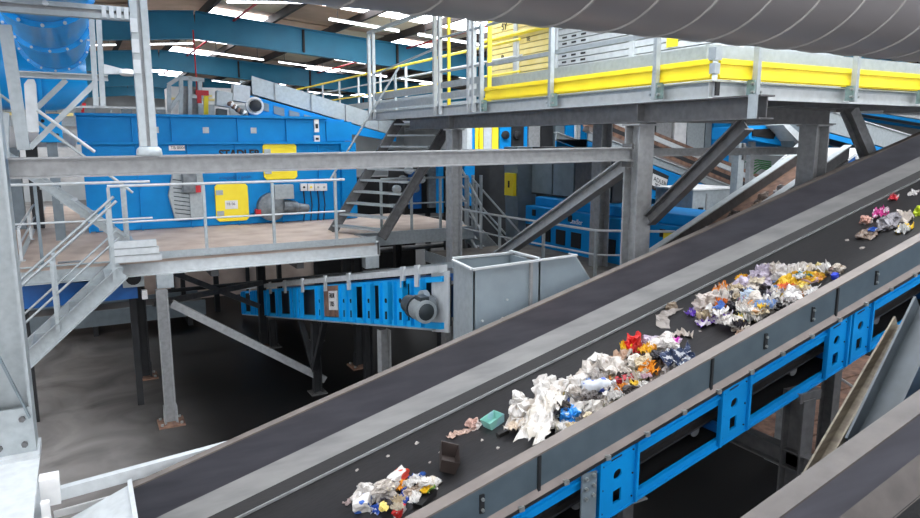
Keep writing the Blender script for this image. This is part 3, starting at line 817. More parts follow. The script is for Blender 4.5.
A('carton', 'food_box', 'white food box with a red panel on top of the nearest heap', 399, 478, 20, .6, .35, (W, 'd84428'), 15, sc_=11, h=.02)
A('film', 'plastic_wrapper', 'orange wrapper beside the white and red food box', 402, 485, 16, .6, .4, ('f0a020', 'f4d8a0'), 30, h=.03)
A('film', 'plastic_wrapper', 'light blue and white wrapper at the back of the nearest heap', 417, 479, 18, .7, .5, ('2c62b4', 'f0f0f0'), -20, sc_=18)
A('bag', 'plastic_bag', 'cream bag at the right end of the nearest heap', 430, 484, 18, .9, .8, (CR, W), 30)
A('tray', 'food_tray', 'black food tray at the right front of the nearest heap', 425, 500, 26, .6, .25, '141314', 25)
A('film', 'plastic_wrapper', 'bright yellow wrapper lying on the black tray', 428, 489, 14, .7, .5, ('f6c81a', '70a030'), 10, h=.03)
A('carton', 'drink_can', 'crushed red and white can at the front of the nearest heap', 400, 513, 14, .6, .45, ('c82824', 'e8e0dc'), 35, sc_=22)
A('bag', 'paper_ball', 'beige crumpled paper between the wrappers of the nearest heap', 412, 491, 16, .8, .8, 'd8c4b0', 5)
A('tray', 'cardboard_box', 'dark brown open cardboard box alone on the belt', 447, 466, 34, .55, .45, '3a302c', 62, tilt=28)
# ---- small pieces between
B = lambda *a, **k: litter(*a, group='pieces between the heaps', **k)
B('strip', 'paper_strip', 'long tan paper strip left of the middle heap', 464, 431, 34, .25, .12, 'b89c8c', 8)
B('bag', 'paper_cup', 'crushed pinkish paper cup beside the tan strip', 474, 424, 15, .8, .7, ('d0a898', 'f0e4dc'), 40)
B('tray', 'plastic_tray', 'pale teal plastic tub left of the middle heap', 494, 423, 20, .75, .45, ('8ccabc', 'a8d8e0'), 10)
B('carton', 'food_tray', 'small black tray edge beside the big white bag', 503, 434, 12, .5, .3, '1c1a18', 0)
B('strip', 'plastic_strip', 'long grey plastic strip on the belt between the two large heaps', 667, 318, 44, .3, .1, 'a8a098', 22)
B('strip', 'paper_strip', 'curved white paper strip at the upper end of the middle heap', 682, 335, 22, .4, .3, 'd8ccc0', -50)
B('bag', 'stone_lump', 'brown lump resting against the far skirt of the conveyor', 671, 306, 11, .8, .7, '8a7a66', 0)
B('film', 'plastic_scrap', 'tiny green scrap beside the near rim', 505, 469, 8, .5, .3, '4caa70', 0)
# ---- middle heap
A = lambda *a, **k: litter(*a, group=G2, **k)
A('film', 'plastic_bag', 'large white carrier bag trailing at the left end of the middle heap', 542, 415, 92, .34, .13, (W, 'e4dccf'), 40, h=.13)
A('bag', 'plastic_bag', 'white knotted bag on top of the trailing carrier bag', 522, 414, 34, .7, .7, (W, 'e0d4c4'), 40)
A('bag', 'plastic_bag', 'small white bag with a loose loop at the back of the middle heap', 520, 403, 22, .8, .8, W, 80)
A('bag', 'plastic_bag', 'tall white bag at the back left of the middle heap', 548, 402, 34, .7, .9, ('f2eee8', 'dcd2c6'), 20)
A('bag', 'plastic_bag', 'white bag standing highest on the left of the middle heap', 546, 386, 26, .8, .8, W, 20, h=.03)
A('film', 'plastic_film', 'cream film spread in front of the white bags', 545, 425, 40, .4, .2, (CR, W), 30, h=.03)
A('bag', 'plastic_bag', 'bright blue and white bag at the front of the middle heap', 570, 416, 26, .8, .8, ('1c88d8', 'd8e6f0'), 30, sc_=14, h=.02)
A('bag', 'paper_ball', 'white crumpled paper in front of the blue bag', 564, 427, 18, .7, .7, W, 0)
A('film', 'plastic_wrapper', 'dark blue striped wrapper behind the blue bag', 566, 404, 18, .7, .5, ('203f7c', 'dfe4ec'), 40, sc_=20, h=.06)
A('bag', 'plastic_bag', 'pale see-through bag at the near edge of the middle heap', 590, 410, 32, .7, .7, ('e6e0d6', 'cfc6ba'), 20)
A('film', 'plastic_wrapper', 'yellow wrapper under the clear bottle', 585, 394, 30, .5, .3, ('f0c83c', 'f6e6b0'), 25, h=.05)
A('bottle', 'plastic_bottle', 'clear crushed bottle with a blue label in the middle heap', 600, 390, 34, .42, .4, ('dfe4ea', '4a64c0'), -35, h=.07, sc_=8)
A('bag', 'plastic_bag', 'white bag between the carrier bag and the bottle', 573, 388, 34, .8, .8, (W, CR), 60)
A('bag', 'plastic_bag', 'off-white bag behind the clear bottle', 588, 377, 30, .8, .8, ('eee6dc', 'd4c8ba'), 20)
A('carton', 'paper_box', 'small white box sticking up at the back of the middle heap', 597, 367, 15, .6, .9, W, 20, h=.03)
A('bag', 'plastic_bag', 'dusty white bag in the centre of the middle heap', 612, 368, 34, .8, .8, ('e2dad0', 'b8aca0'), 35)
A('film', 'paper_sheet', 'brown-edged crumpled paper in the centre of the middle heap', 622, 356, 24, .6, .5, ('c4a48c', 'efe6dc'), 10, h=.08)
A('bag', 'plastic_bag', 'red bag standing up at the back of the middle heap', 634, 344, 20, .7, 1.3, ('d8201c', 'e8503a'), 20)
A('film', 'plastic_wrapper', 'yellow and red wrapper beside the red bag', 626, 347, 16, .7, .6, ('f2c21c', 'd8301c'), 60, h=.05)
A('film', 'plastic_wrapper', 'golden yellow wrapper right of the red bag', 648, 350, 18, .8, .6, ('eab020', 'c88a10'), 20, h=.08)
A('bag', 'plastic_bag', 'pale lilac bag behind the golden wrapper', 652, 343, 24, .8, .7, ('e8dce8', 'cfc0d8'), 30)
A('bag', 'plastic_bag', 'white bag at the upper back of the middle heap', 664, 345, 28, .8, .8, ('f0eae4', 'd8cec4'), 0)
A('film', 'plastic_wrapper', 'magenta wrapper at the upper end of the middle heap', 675, 342, 14, .8, .6, ('e050c8', 'f0d8ec'), 20, h=.08)
A('film', 'striped_bag', 'navy and white striped bag at the upper end of the middle heap', 678, 358, 40, .8, .35, ('2c3c5c', 'e6e8ea'), 60, sc_=22, h=.12)
A('film', 'plastic_wrapper', 'orange and black printed wrapper at the near side of the middle heap', 650, 369, 28, .8, .5, ('f09a1c', '3c2c1c'), 30, sc_=12, h=.06)
A('bag', 'paper_ball', 'cream bag left of the orange and black wrapper', 636, 364, 22, .8, .8, ('f0e8dc', 'd8c8b4'), 0, h=.02)
A('film', 'plastic_film', 'pale yellow film along the near side of the middle heap', 634, 382, 44, .45, .25, ('f0dc88', 'f4e8b8'), 22, h=.04)
A('carton', 'drink_can', 'dark red crushed packet on the pale yellow film', 625, 383, 17, .5, .45, ('a81420', '301014'), -30, sc_=18, h=.07)
A('film', 'plastic_wrapper', 'grey and brown torn wrapper left of the red packet', 612, 380, 22, .5, .4, ('8c7c68', 'd8ccbc'), 20, h=.05)
A('film', 'plastic_film', 'clear pale film along the near rim of the middle heap', 612, 396, 44, .45, .2, ('e0d6cc', 'cabfb4'), 30, h=.02)
A('film', 'plastic_scrap', 'lime green scrap at the near edge of the middle heap', 611, 407, 12, .6, .5, '6ccc28', 40, h=.04)
A('film', 'paper_sheet', 'pinkish paper strip at the near rim below the orange wrapper', 655, 384, 34, .3, .3, ('dcc8bc', 'efe4dc'), 35)
A('bag', 'plastic_bag', 'grey-white bag below the striped bag', 668, 372, 22, .8, .6, ('d4ccc6', 'a89e98'), 25)
A('film', 'plastic_wrapper', 'mustard wrapper between the white bags on the left of the middle heap', 562, 394, 14, .7, .5, ('b89c28', '6c8a2c'), 10, h=.08)
A('film', 'paper_sheet', 'cream paper sheet with orange stain on the carrier bag', 517, 424, 24, .7, .3, ('f0dcc4', 'f6ece0'), 20, h=.06)
# ---- upper heap
A = lambda *a, **k: litter(*a, group=G3, **k)
A('film', 'plastic_wrapper', 'purple printed wrapper at the left tip of the upper heap', 693, 313, 14, .7, .6, ('7a52c8', 'e8e0f0'), 10, sc_=20)
A('film', 'plastic_wrapper', 'long purple and white wrapper along the front of the upper heap', 714, 319, 40, .4, .3, ('f0e8f0', '7038b8'), -8, sc_=20)
A('bag', 'plastic_bag', 'pale beige bag at the left of the upper heap', 707, 304, 26, .8, .8, ('d8ccc2', 'bcaea2'), 20)
A('film', 'plastic_wrapper', 'orange leaf-like wrapper at the back left of the upper heap', 722, 290, 22, .6, .5, ('d88018', '8c4a10'), 15, h=.06)
A('film', 'plastic_wrapper', 'deep orange wrapper in the left middle of the upper heap', 722, 303, 20, .6, .6, ('d06a14', '7a3a10'), 40, h=.07)
A('bag', 'bin_bag', 'black bag beside the deep orange wrapper', 733, 307, 18, .8, .8, ('16141a', '2a262c'), 30, h=.02)
A('bag', 'plastic_bag', 'pale pink bag under the orange wrapper', 726, 296, 24, .8, .7, ('e0ccc4', 'c4b0a8'), 0)
A('bag', 'plastic_bag', 'lilac see-through bag at the back of the upper heap', 745, 285, 26, .7, .8, ('d8cce0', 'c0b4c8'), 20)
A('film', 'plastic_wrapper', 'small yellow wrapper at the back edge of the upper heap', 742, 278, 12, .8, .7, ('f4b814', 'e89a10'), 0, h=.04)
A('bag', 'plastic_bag', 'pale violet bag standing at the back of the upper heap', 762, 277, 24, .8, 1.1, ('cfc4d4', 'e4dce6'), 40)
A('bag', 'plastic_bag', 'light blue bag in the left middle of the upper heap', 746, 299, 22, .8, .7, ('c4d4e4', 'e8ecf0'), 10, h=.03)
A('film', 'plastic_wrapper', 'dark crumpled wrapper behind the light blue bag', 741, 293, 12, .8, .7, ('2a2428', '5c5458'), 10, h=.08)
A('carton', 'food_box', 'white food box with brown print at the near side of the upper heap', 757, 312, 30, .6, .3, ('f4efe8', 'c89868'), 20, h=.02, sc_=12)
A('film', 'plastic_wrapper', 'green, teal and white packet left of the white food box', 748, 317, 20, .7, .4, ('f0f0ee', '1c9080'), 50, sc_=14, h=.03)
A('film', 'paper_sheet', 'torn white paper at the near left of the upper heap', 742, 325, 30, .5, .25, ('ece4da', 'cfc0b0'), 28)
A('film', 'paper_sheet', 'brown torn card at the near tip of the upper heap', 742, 332, 20, .5, .3, ('c8a890', 'e0d0c0'), 30)
A('film', 'paper_sheet', 'curled white ring of paper in the middle of the upper heap', 775, 294, 30, .5, .4, ('f0ece6', 'b8b0b8'), 20, h=.08)
A('bag', 'bin_bag', 'dark purple bag inside the curled white paper', 771, 296, 18, .7, .7, ('2c2840', '4a4460'), 20, h=.03)
A('film', 'plastic_wrapper', 'golden food wrapper in front of the dark purple bag', 772, 303, 24, .5, .4, ('e8bc50', 'f0dca0'), 25, h=.05)
A('bag', 'bin_bag', 'black bag at the near rim of the upper heap', 779, 309, 18, .7, .9, ('0e0c10', '221e24'), 30)
A('film', 'plastic_wrapper', 'orange-red wrapper in the middle of the upper heap', 787, 287, 16, .6, .6, ('f07848', 'f8c8a8'), -40, h=.09)
A('bag', 'plastic_bag', 'white bag in the right middle of the upper heap', 790, 298, 24, .8, .8, ('f2eeea', 'd4ccc6'), 20)
A('film', 'plastic_sheet', 'large mustard yellow sheet draped over the right of the upper heap', 800, 280, 48, .5, .3, ('e6bc28', 'd0a018'), -25, h=.07)
A('bag', 'plastic_bag', 'white bag behind the mustard sheet', 797, 273, 26, .8, .7, ('e8e2dc', 'c8beb6'), 10)
A('bag', 'plastic_bag', 'grey and white bag at the top back of the upper heap', 781, 277, 24, .8, .8, ('d8d2ce', 'a8a0a0'), 30)
A('film', 'plastic_wrapper', 'teal and white wrapper on the mustard sheet', 802, 276, 16, .7, .5, ('f0f0f0', '3c8a90'), -20, h=.12, sc_=16)
A('bag', 'plastic_bag', 'cream bag at the right end of the mustard sheet', 810, 272, 20, .8, .7, ('e0d4c0', 'c8b478'), 20)
A('film', 'paper_sheet', 'clean white paper at the near right of the upper heap', 809, 291, 22, .7, .3, ('f4f2f0', 'dcd8d4'), 20, h=.03)
A('film', 'plastic_wrapper', 'brown and white packet near the right rim of the upper heap', 800, 295, 16, .6, .4, ('b07c4c', 'f0e4d8'), 30, h=.03)
A('bag', 'plastic_bag', 'mustard-streaked bag at the right tip of the upper heap', 820, 270, 16, .8, .7, ('b8a868', 'e0d8c4'), 20)
A('bag', 'paper_ball', 'dusty pink paper ball at the right tip of the upper heap', 829, 270, 12, .8, .8, ('c8b0a4', 'e4d4cc'), 0)
A('bag', 'plastic_bag', 'cream bag farthest right on the upper heap', 837, 269, 14, .8, .7, ('dcd0c0', 'b8a898'), 30)
A('carton', 'bottle_cap', 'bright blue plastic piece beside the near rim at the right of the upper heap', 835, 278, 7, .8, .7, '2440c8', 20)
A('film', 'plastic_film', 'pale blue film in the left front of the upper heap', 748, 306, 22, .5, .3, ('dfe6ee', 'a8bcd0'), 25, h=.06)
A('bag', 'plastic_bag', 'small cream bag at the back left of the upper heap', 736, 297, 18, .8, .7, ('e8dcc8', 'cab8a0'), 30, h=.02)
A('bag', 'plastic_bag', 'dull pink bag between the orange wrapper and the purple wrapper', 716, 310, 20, .8, .6, ('d4b8b0', 'efe0da'), 30)
# ---- pieces at the right edge
A = lambda *a, **k: litter(*a, group=G4, **k)
A('bag', 'plastic_bag', 'brown bag with a blue mark at the right end of the belt', 867, 234, 20, .7, .5, ('8c7a6c', '6a5a50'), 10)
A('film', 'plastic_wrapper', 'small blue wrapper on the brown bag', 873, 230, 10, .7, .5, ('2a62c0', 'dfe4ec'), 0, h=.07)
A('bag', 'plastic_bag', 'grey silvery bag in the group at the right edge', 888, 222, 30, .6, .5, ('a8a4a8', '6c686c'), 15)
A('bag', 'plastic_bag', 'pinkish bag at the left of the right-edge group', 866, 220, 12, .8, .8, ('d0a090', 'e8d4cc'), 20)
A('film', 'plastic_wrapper', 'magenta and white wrapper on the right-edge group', 881, 213, 22, .6, .4, ('c83c8c', 'f0dce6'), 25, h=.03, sc_=16)
A('strip', 'paper_strip', 'long cream paper strip reaching right from the silvery bag', 905, 217, 26, .4, .3, 'e4d8cc', 15)
A('film', 'plastic_wrapper', 'white and yellow wrapper near the rim at the right edge', 905, 229, 24, .5, .4, ('e4e4e0', 'f0cc30'), 15)
A('film', 'plastic_wrapper', 'red and white wrapper lying alone at the far right', 894, 198, 14, .6, .4, ('d83040', 'f4e8e4'), 20)
A('film', 'paper_sheet', 'white paper piece at the upper right edge of the belt', 914, 193, 16, .5, .3, 'ece8e4', 15)
A('bag', 'plastic_bag', 'lime yellow bag cut by the right edge of the picture', 920, 211, 12, .9, .9, 'c8dc20', 0)
rn = random.Random(11)
for (x, y) in ((388, 456), (417, 443), (357, 470), (482, 440), (498, 448), (430, 462), (700, 331), (847, 240), (862, 248), (455, 398), (440, 452)):
    litter('bag', 'litter_crumb', 'tiny pale crumb lying loose on the belt', x, y, rn.uniform(2.5, 4.5), .8, .5, 'c8c0b8', rn.uniform(0, 90), cat='crumb', group='loose crumbs on the belt')

NAMED = list(ITEMS)
def short(l):
    for w_ in (' at ', ' in ', ' on ', ' behind', ' beside', ' left', ' right', ' of ', ' between', ' below', ' along', ' under', ' standing', ' lying', ' trailing', ' with', ' inside', ' draped', ' spread', ' sticking', ' reaching', ' farthest', ' cut', ' resting', ' alone', ' near ', ' from '):
        l = l.split(w_)[0]
    return l
FILL = {'pale': ('ece6de', 'd8cec2', 'f2eee8', 'e0d8d0'), 'cream': ('e8dcc4', 'dccaa8'), 'grey': ('b4aeaa', '98928e'), 'yellow': ('e8c440', 'f0d878'), 'dark': ('28242a', '3c3430'), 'pink': ('dcb8c0', 'c890a8'), 'blue': ('5c84c8', '88a8d8'), 'orange': ('d88a30', 'e0a050')}
for (g_, hn, quad_, n_) in ((G2, 'middle', ((512, 432), (548, 392), (672, 338), (688, 366), (620, 402), (575, 428)), 52), (G3, 'upper', ((692, 316), (722, 286), (770, 268), (836, 266), (800, 296), (748, 326)), 56), (G1, 'nearest', ((356, 500), (372, 486), (410, 474), (436, 482), (428, 502), (385, 510)), 10)):
    def inside(x, y):
        c_ = False; k_ = len(quad_)
        for i in range(k_):
            (xa, ya), (xb, yb) = quad_[i], quad_[(i + 1) % k_]
            if (ya > y) != (yb > y) and x < (xb - xa) * (y - ya) / (yb - ya) + xa: c_ = not c_
        return c_
    k = 0
    while k < n_:
        x = rn.uniform(min(p[0] for p in quad_), max(p[0] for p in quad_)); y = rn.uniform(min(p[1] for p in quad_), max(p[1] for p in quad_))
        if not inside(x, y): continue
        cn = rn.choice(['pale'] * 6 + ['cream', 'cream', 'grey', 'yellow', 'dark', 'pink', 'blue', 'orange'])
        kd = rn.choice(['film', 'film', 'bag', 'strip'])
        pp = belt_at(x, y)[0]; nb = short(min((i_ for i_ in NAMED if i_[2] == g_), key=lambda i_: (i_[0] - pp).length)[1])
        litter(kd, {'film': 'film_scrap', 'bag': 'crumpled_scrap', 'strip': 'strip_scrap'}[kd], 'small %s %s against the %s, %s heap' % (cn, {'film': 'film scrap', 'bag': 'crumpled scrap', 'strip': 'torn strip'}[kd], nb, hn), x, y, rn.uniform(10, 22), rn.uniform(.5, .9), rn.uniform(.35, .7), rn.choice(FILL[cn]), rn.uniform(0, 180), h=rn.uniform(.02, .13), group='small scraps in the %s heap' % hn)
        k += 1
# ================================================================== LEFT PLATFORM
PT, PY = 2.55, 11.43
pf = thing('service_platform', 'left service platform with pink-beige deck and pale steel edge', 'platform', (1, PY, 2.2))
MB().box((-.9, PY + .06, PT - .06), (4.55, 15.9, PT)).build('deck', 'deck', pf)
MB().box((-.9, 15.9, PT - .06), (.1, 22, PT)).build('deck', 'deck', pf)
MB().box((4.55, 12.6, PT - .06), (7.2, 15.9, PT)).build('deck', 'deck', pf)
MB().chan((.45, PY + .04, PT - .12), (4.6, PY + .04, PT - .12), .08, .26, U, .014, -1).build('edge_channel', 'galv_light', pf)
MB().chan((-.9, PY + .04, PT - .12), (.45, PY + .04, PT - .12), .08, .26, U, .014, -1).build('edge_channel', 'galv', pf)
MB().chan((-.9, PY + .04, PT - .12), (-.9, 22, PT - .12), .08, .26, U, .014, -1).build('edge_channel', 'galv', pf)
MB().chan((4.6, PY + .04, PT - .12), (4.6, 12.6, PT - .12), .08, .26, U, .014, 1).build('edge_channel', 'steel', pf)
MB().chan((4.6, 12.6, PT - .12), (7.2, 12.6, PT - .12), .08, .26, U, .014, 1).build('edge_channel', 'galv', pf)
MB().box((4.35, PY - .0, PT - .46), (4.6, PY + .2, PT - .25)).build('bearing_block', 'galv', pf)
MB().box((.92, PY - .04, PT - .46), (1.16, PY + .15, PT - .25)).build('bearing_block', 'galv', pf)
MB().bar((.45, PY, PT + .06), (4.55, PY, PT + .06), .02, .1).build('toe_board', 'galv', pf)
for y in (12.4, 13.6, 14.8): MB().bar((-.85, y, PT - .16), (4.5, y, PT - .16), .1, .18).build('joist', 'steel_dark', pf)
for x in (.2, 1.8, 3.2): MB().bar((x, PY + .1, PT - .3), (x, 15.8, PT - .3), .12, .14).build('joist', 'steel_dark', pf)
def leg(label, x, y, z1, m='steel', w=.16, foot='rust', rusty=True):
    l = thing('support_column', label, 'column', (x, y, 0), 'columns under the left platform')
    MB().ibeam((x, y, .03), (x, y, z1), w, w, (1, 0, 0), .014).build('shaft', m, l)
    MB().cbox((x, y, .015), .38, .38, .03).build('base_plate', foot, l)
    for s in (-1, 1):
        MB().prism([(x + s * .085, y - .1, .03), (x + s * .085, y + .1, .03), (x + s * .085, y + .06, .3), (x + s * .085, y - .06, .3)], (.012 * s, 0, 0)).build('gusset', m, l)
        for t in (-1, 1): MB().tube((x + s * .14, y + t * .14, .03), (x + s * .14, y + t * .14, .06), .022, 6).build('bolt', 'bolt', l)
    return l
leg('front platform column with a rusty foot plate on the dark floor', .95, 11.1, PT - .42)
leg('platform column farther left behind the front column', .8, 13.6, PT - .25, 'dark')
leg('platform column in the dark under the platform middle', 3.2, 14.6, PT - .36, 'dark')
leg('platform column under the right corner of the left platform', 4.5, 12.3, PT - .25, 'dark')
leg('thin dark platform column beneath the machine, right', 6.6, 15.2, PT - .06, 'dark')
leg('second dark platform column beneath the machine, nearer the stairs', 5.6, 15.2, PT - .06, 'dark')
beam('steel_brace', 'long grey diagonal brace running from the front column down to the right', (1.1, 11.35, 1.85), (3.5, 11.35, .2), .1, .12, 'steel', cat='brace', kind='c')
beam('steel_brace', 'short dark brace crossing behind the front platform column', (.9, 13.5, 2.2), (3.1, 14.5, .9), .08, .1, 'steel_dark', cat='brace', kind='c')
beam('steel_beam', 'dark horizontal tie between the platform columns', (1.0, 13.5, 1.4), (3.2, 14.5, 1.4), .08, .1, 'steel_dark', kind='c')
# railings of the left platform
railing('platform_railing', 'white two-rail guard along the front of the left platform', [(.35, PY + .02, PT), (4.0, PY + .02, PT)], 1.13, m='galv', rail_m='galv_light', post_list=[.36, 1.69, 2.76, 3.83])
railing('platform_railing', 'grey guard at the left end of the left platform, ahead of the beige deck', [(-1.1, PY + .25, PT), (.95, PY + .25, PT)], 1.17, m='slate', rail_m='galv_light', post_list=[-1.05, -.57])
railing('platform_railing', 'grey guard around the deck right of the middle staircase', [(5.15, 12.62, PT), (7.1, 12.62, PT)], 1.05, .62, m='galv')
railing('platform_railing', 'low guard rail along the back left deck edge', [(-.86, 12.2, PT), (-.86, 20, PT)], .5, 2.5, m='galv_light', mid=True)
pb = thing('stacked_channels', 'stack of pale steel channels lying at the platform corner by the lower stair', 'channels', (.6, 11.2, PT - .3))
for i in range(3): MB().chan((.35, 11.28 - .02 * i, PT + .06 + .11 * i), (1.0 - .03 * i, 11.28 - .02 * i, PT + .06 + .11 * i), .1, .1, U, .012, 1).build('channel', 'galv_light', pb)
# stairs
stair('staircase', 'pale steel stair descending left from the left platform', (-1.25, 10.55, 1.05), (.42, 10.55, PT - .02), (0, .8, 0), 7, 'galv', 'galv', posts=3, sh=.2)
stair('staircase', 'upper stair climbing left above the beige deck', (.75, 12.5, PT), (-1.3, 12.5, PT + 1.85), (0, .8, 0), 8, 'galv', 'galv', posts=2, hand=.95, mids=False, sh=.12)
stair('staircase', 'middle steel staircase rising from the left platform to the raised walkway', (4.86, 11.92, PT), (6.36, 11.92, 4.75), (-.54, 1.25, 0), 10, 'galv', 'steel_dark', posts=2, sh=.18, hand=1.05, mids=False, rm='galv', sides=(1,))
stair('staircase', 'narrow stair with white handrails going down right of the platform', (8.9, 12.7, .9), (7.25, 12.7, PT), (0, .8, 0), 7, 'galv', 'galv', posts=2, hand=1.0, rm='galv_light')

# ================================================================== BIG BLUE MACHINE
BY, BX0, BX1, BZ = 15.3, .1, 5.55, 4.86
bm_ = thing('sorting_machine', 'big blue sorting machine with yellow hatches on the left platform', 'machine', (2.8, 16.5, PT))
MB().box((BX0 + .1, BY + .06, PT), (BX1 - .15, BY + 2.0, BZ - .05)).build('body', 'blue', bm_)
ledge = 4.29
edges = [BX0, 1.05, 2.0, 2.95, 3.9, 4.75, BX1]
# upper row panels end at 4.6
up_e = [.05, 1.0, 1.72, 3.02, 4.05, 4.95]
for a, b in zip(up_e, up_e[1:]):
    MB().box((a + .012, BY, ledge + .03), (b - .012, BY + .07, BZ - .04)).build('upper_panel', 'blue', bm_)
    MB().box((a - .012, BY - .05, ledge + .03), (a + .012, BY + .05, BZ - .04)).build('rib', 'blue', bm_)
MB().box((.02, BY - .09, BZ - .05), (4.98, BY + .1, BZ)).build('top_flange', 'blue', bm_)
MB().box((.02, BY - .1, ledge - .025), (5.55, BY + .1, ledge + .025)).build('mid_flange', 'blue', bm_)
for a, b in zip(edges, edges[1:]):
    MB().box((a + .012, BY + .01, PT + .02), (b - .012, BY + .07, ledge - .03)).build('lower_panel', 'blue', bm_)
    MB().box((a - .014, BY - .04, PT), (a + .014, BY + .06, ledge - .03)).build('rib', 'blue', bm_)
for x, z in ((1.42, 4.55), (2.38, 4.55), (3.35, 4.55)):
    MB().box((x - .06, BY - .015, z - .06), (x + .06, BY, z + .06)).build('plate', 'galv', bm_)
for x, z, w_, h_ in ((4.72, 4.66, .1, .28), (4.72, 4.38, .12, .14)):
    MB().box((x - w_ / 2, BY - .06, z - h_ / 2), (x + w_ / 2, BY, z + h_ / 2)).build('control_box', 'white', bm_)
    MB().box((x - w_ * .3, BY - .065, z - h_ * .2), (x + w_ * .3, BY - .06, z + h_ * .15)).build('button', 'ink', bm_)
def hatch(x0, x1, z0, z1):
    mb = MB(); c = .06
    mb.prism([(x0 + c, BY - .05, z0), (x1 - c, BY - .05, z0), (x1, BY - .05, z0 + c), (x1, BY - .05, z1 - c), (x1 - c, BY - .05, z1), (x0 + c, BY - .05, z1), (x0, BY - .05, z1 - c), (x0, BY - .05, z0 + c)], (0, .05, 0))
    h = mb.build('hatch', 'yellow', bm_, bevel=.012)
    for z in (z0 + .18, z1 - .18): MB().box((x0 + .02, BY - .07, z - .05), (x0 + .16, BY - .05, z + .05)).build('hinge', 'galv', h)
    return h
pxh = [at(262, 143, Y=BY), at(297, 179, Y=BY), at(214, 184, Y=BY), at(249, 220, Y=BY)]
h1 = hatch(pxh[0].x, pxh[1].x, pxh[1].z, pxh[0].z)
h2 = hatch(pxh[2].x, pxh[3].x, pxh[3].z, pxh[2].z)
pl_ = at(231, 204, Y=BY)
lb = MB().box((pl_.x - .13, BY - .058, pl_.z - .1), (pl_.x + .13, BY - .05, pl_.z + .08)).build('label_plate', 'white', h2)
text('TB 06', 'lettering', 'ink', bm_, (pl_.x - .11, BY - .06, pl_.z - .02), (1, 0, 0), U, .055, .002)
a, b = at(169, 150.5, Y=BY), at(184.5, 145.5, Y=BY)
MB().box((a.x, BY - .02, a.z), (b.x, BY, b.z)).build('name_plate', 'white', bm_)
text('TB 0006', 'lettering', 'ink', bm_, (a.x + .03, BY - .021, a.z + .03), (1, 0, 0), U, .06, .002)
a = at(219, 156, Y=BY)
text('STADLER', 'lettering', 'ink', bm_, (a.x, BY - .004, a.z - .02), (1, 0, 0), U, .15, .004, .008, 1.0)
a = at(219, 179, Y=BY)
text('anlagenbau gmbh', 'lettering', 'blue_dark', bm_, (a.x, BY - .004, a.z), (1, 0, 0), U, .07, .002)
# grey wheel guard with slots
gx0, gx1 = at(168, 200, Y=BY).x, at(204, 200, Y=BY).x
zt, zb = at(186, 170, Y=BY).z, at(186, 219, Y=BY).z
g = MB()
pts = [(gx0 + .12, zt), (gx1 - .02, zt), (gx1 + .02, (zt + zb) / 2), (gx1 - .04, zb), (gx0 + .1, zb), (gx0, (zt + zb) / 2)]
gd = g.prism([(x, BY - .12, z) for x, z in pts], (0, .12, 0)).build('wheel_guard', 'galv', bm_, bevel=.02)
for i in range(9):
    z = zb + .1 + i * .085
    MB().bar((gx0 + .1, BY - .128, z + .05), (gx0 + .4, BY - .128, z), .012, .018).build('louvre', 'motor_dark', gd)
MB().box((gx1 - .3, BY - .2, zb), (gx1 - .27, BY - .11, zt)).build('rib', 'galv', gd)
q = at(189, 182, Y=BY)
MB().box((q.x - .16, BY - .3, q.z - .2), (q.x + .12, BY - .12, q.z + .22)).build('gear_box', 'motor', gd, bevel=.02)
MB().box((q.x + .08, BY - .32, q.z - .2), (q.x + .18, BY - .14, q.z - .06)).build('red_cap', 'red', gd)
# drive motor, switch boxes
q = at(281, 192, Y=BY)
MB().box((q.x - .2, BY - .25, q.z - .14), (q.x + .22, BY, q.z + .17)).build('terminal_box', 'galv', bm_, bevel=.01)
dq = at(277, 206, Y=BY)
mb = MB(); lathe(mb, dq + V((-.15, .0, 0)), (0, -1, 0), [(0, .3), (.2, .3), (.24, .2), (.26, .05)], 20); gm = mb.build('gear_housing', 'motor', bm_, True)
MB().box(dq + V((-.5, -.22, -.16)), dq + V((-.4, -.05, -.04))).build('red_cap', 'red', gm)
mb = MB(); lathe(mb, dq + V((.1, -.16, .0)), (1, 0, -.12), [(0, .13), (.3, .13), (.32, .1), (.55, .09), (.58, .05)], 14); mt = mb.build('drive_motor', 'motor', bm_, True)
for i in range(6): 
    mb = MB(); lathe(mb, dq + V((.14 + .04 * i, -.16, -.005 * i)), (1, 0, -.12), [(0, .13), (0, .145), (.012, .145), (.012, .13)], 14); mb.build('fin', 'motor', mt)
for px_, cc in ((303, 'ink'), (310, 'yellow'), (317, 'galv'), (323, 'galv')):
    q = at(px_, 187, Y=BY)
    sb = MB().box((q.x - .07, BY - .08, q.z - .08), (q.x + .07, BY, q.z + .08)).build('switch_box', 'white', bm_)
    MB().tube((q.x, BY - .08, q.z), (q.x, BY - .1, q.z), .025, 10).build('knob', cc, sb)
    MB().path([(q.x, BY - .03, q.z - .08), (q.x + .02, BY - .04, q.z - .4), (q.x - .03, BY - .03, q.z - .85)], .012, 6).build('cable', 'ink', bm_)
MB().box((5.25, BY - .12, PT + .02), (BX1 + .05, BY, ledge)).build('corner_post', 'blue', bm_)
MB().box((BX1 - .6, BY - .02, ledge + .04), (BX1, BY + .1, BZ - .1)).build('end_panel', 'blue', bm_)

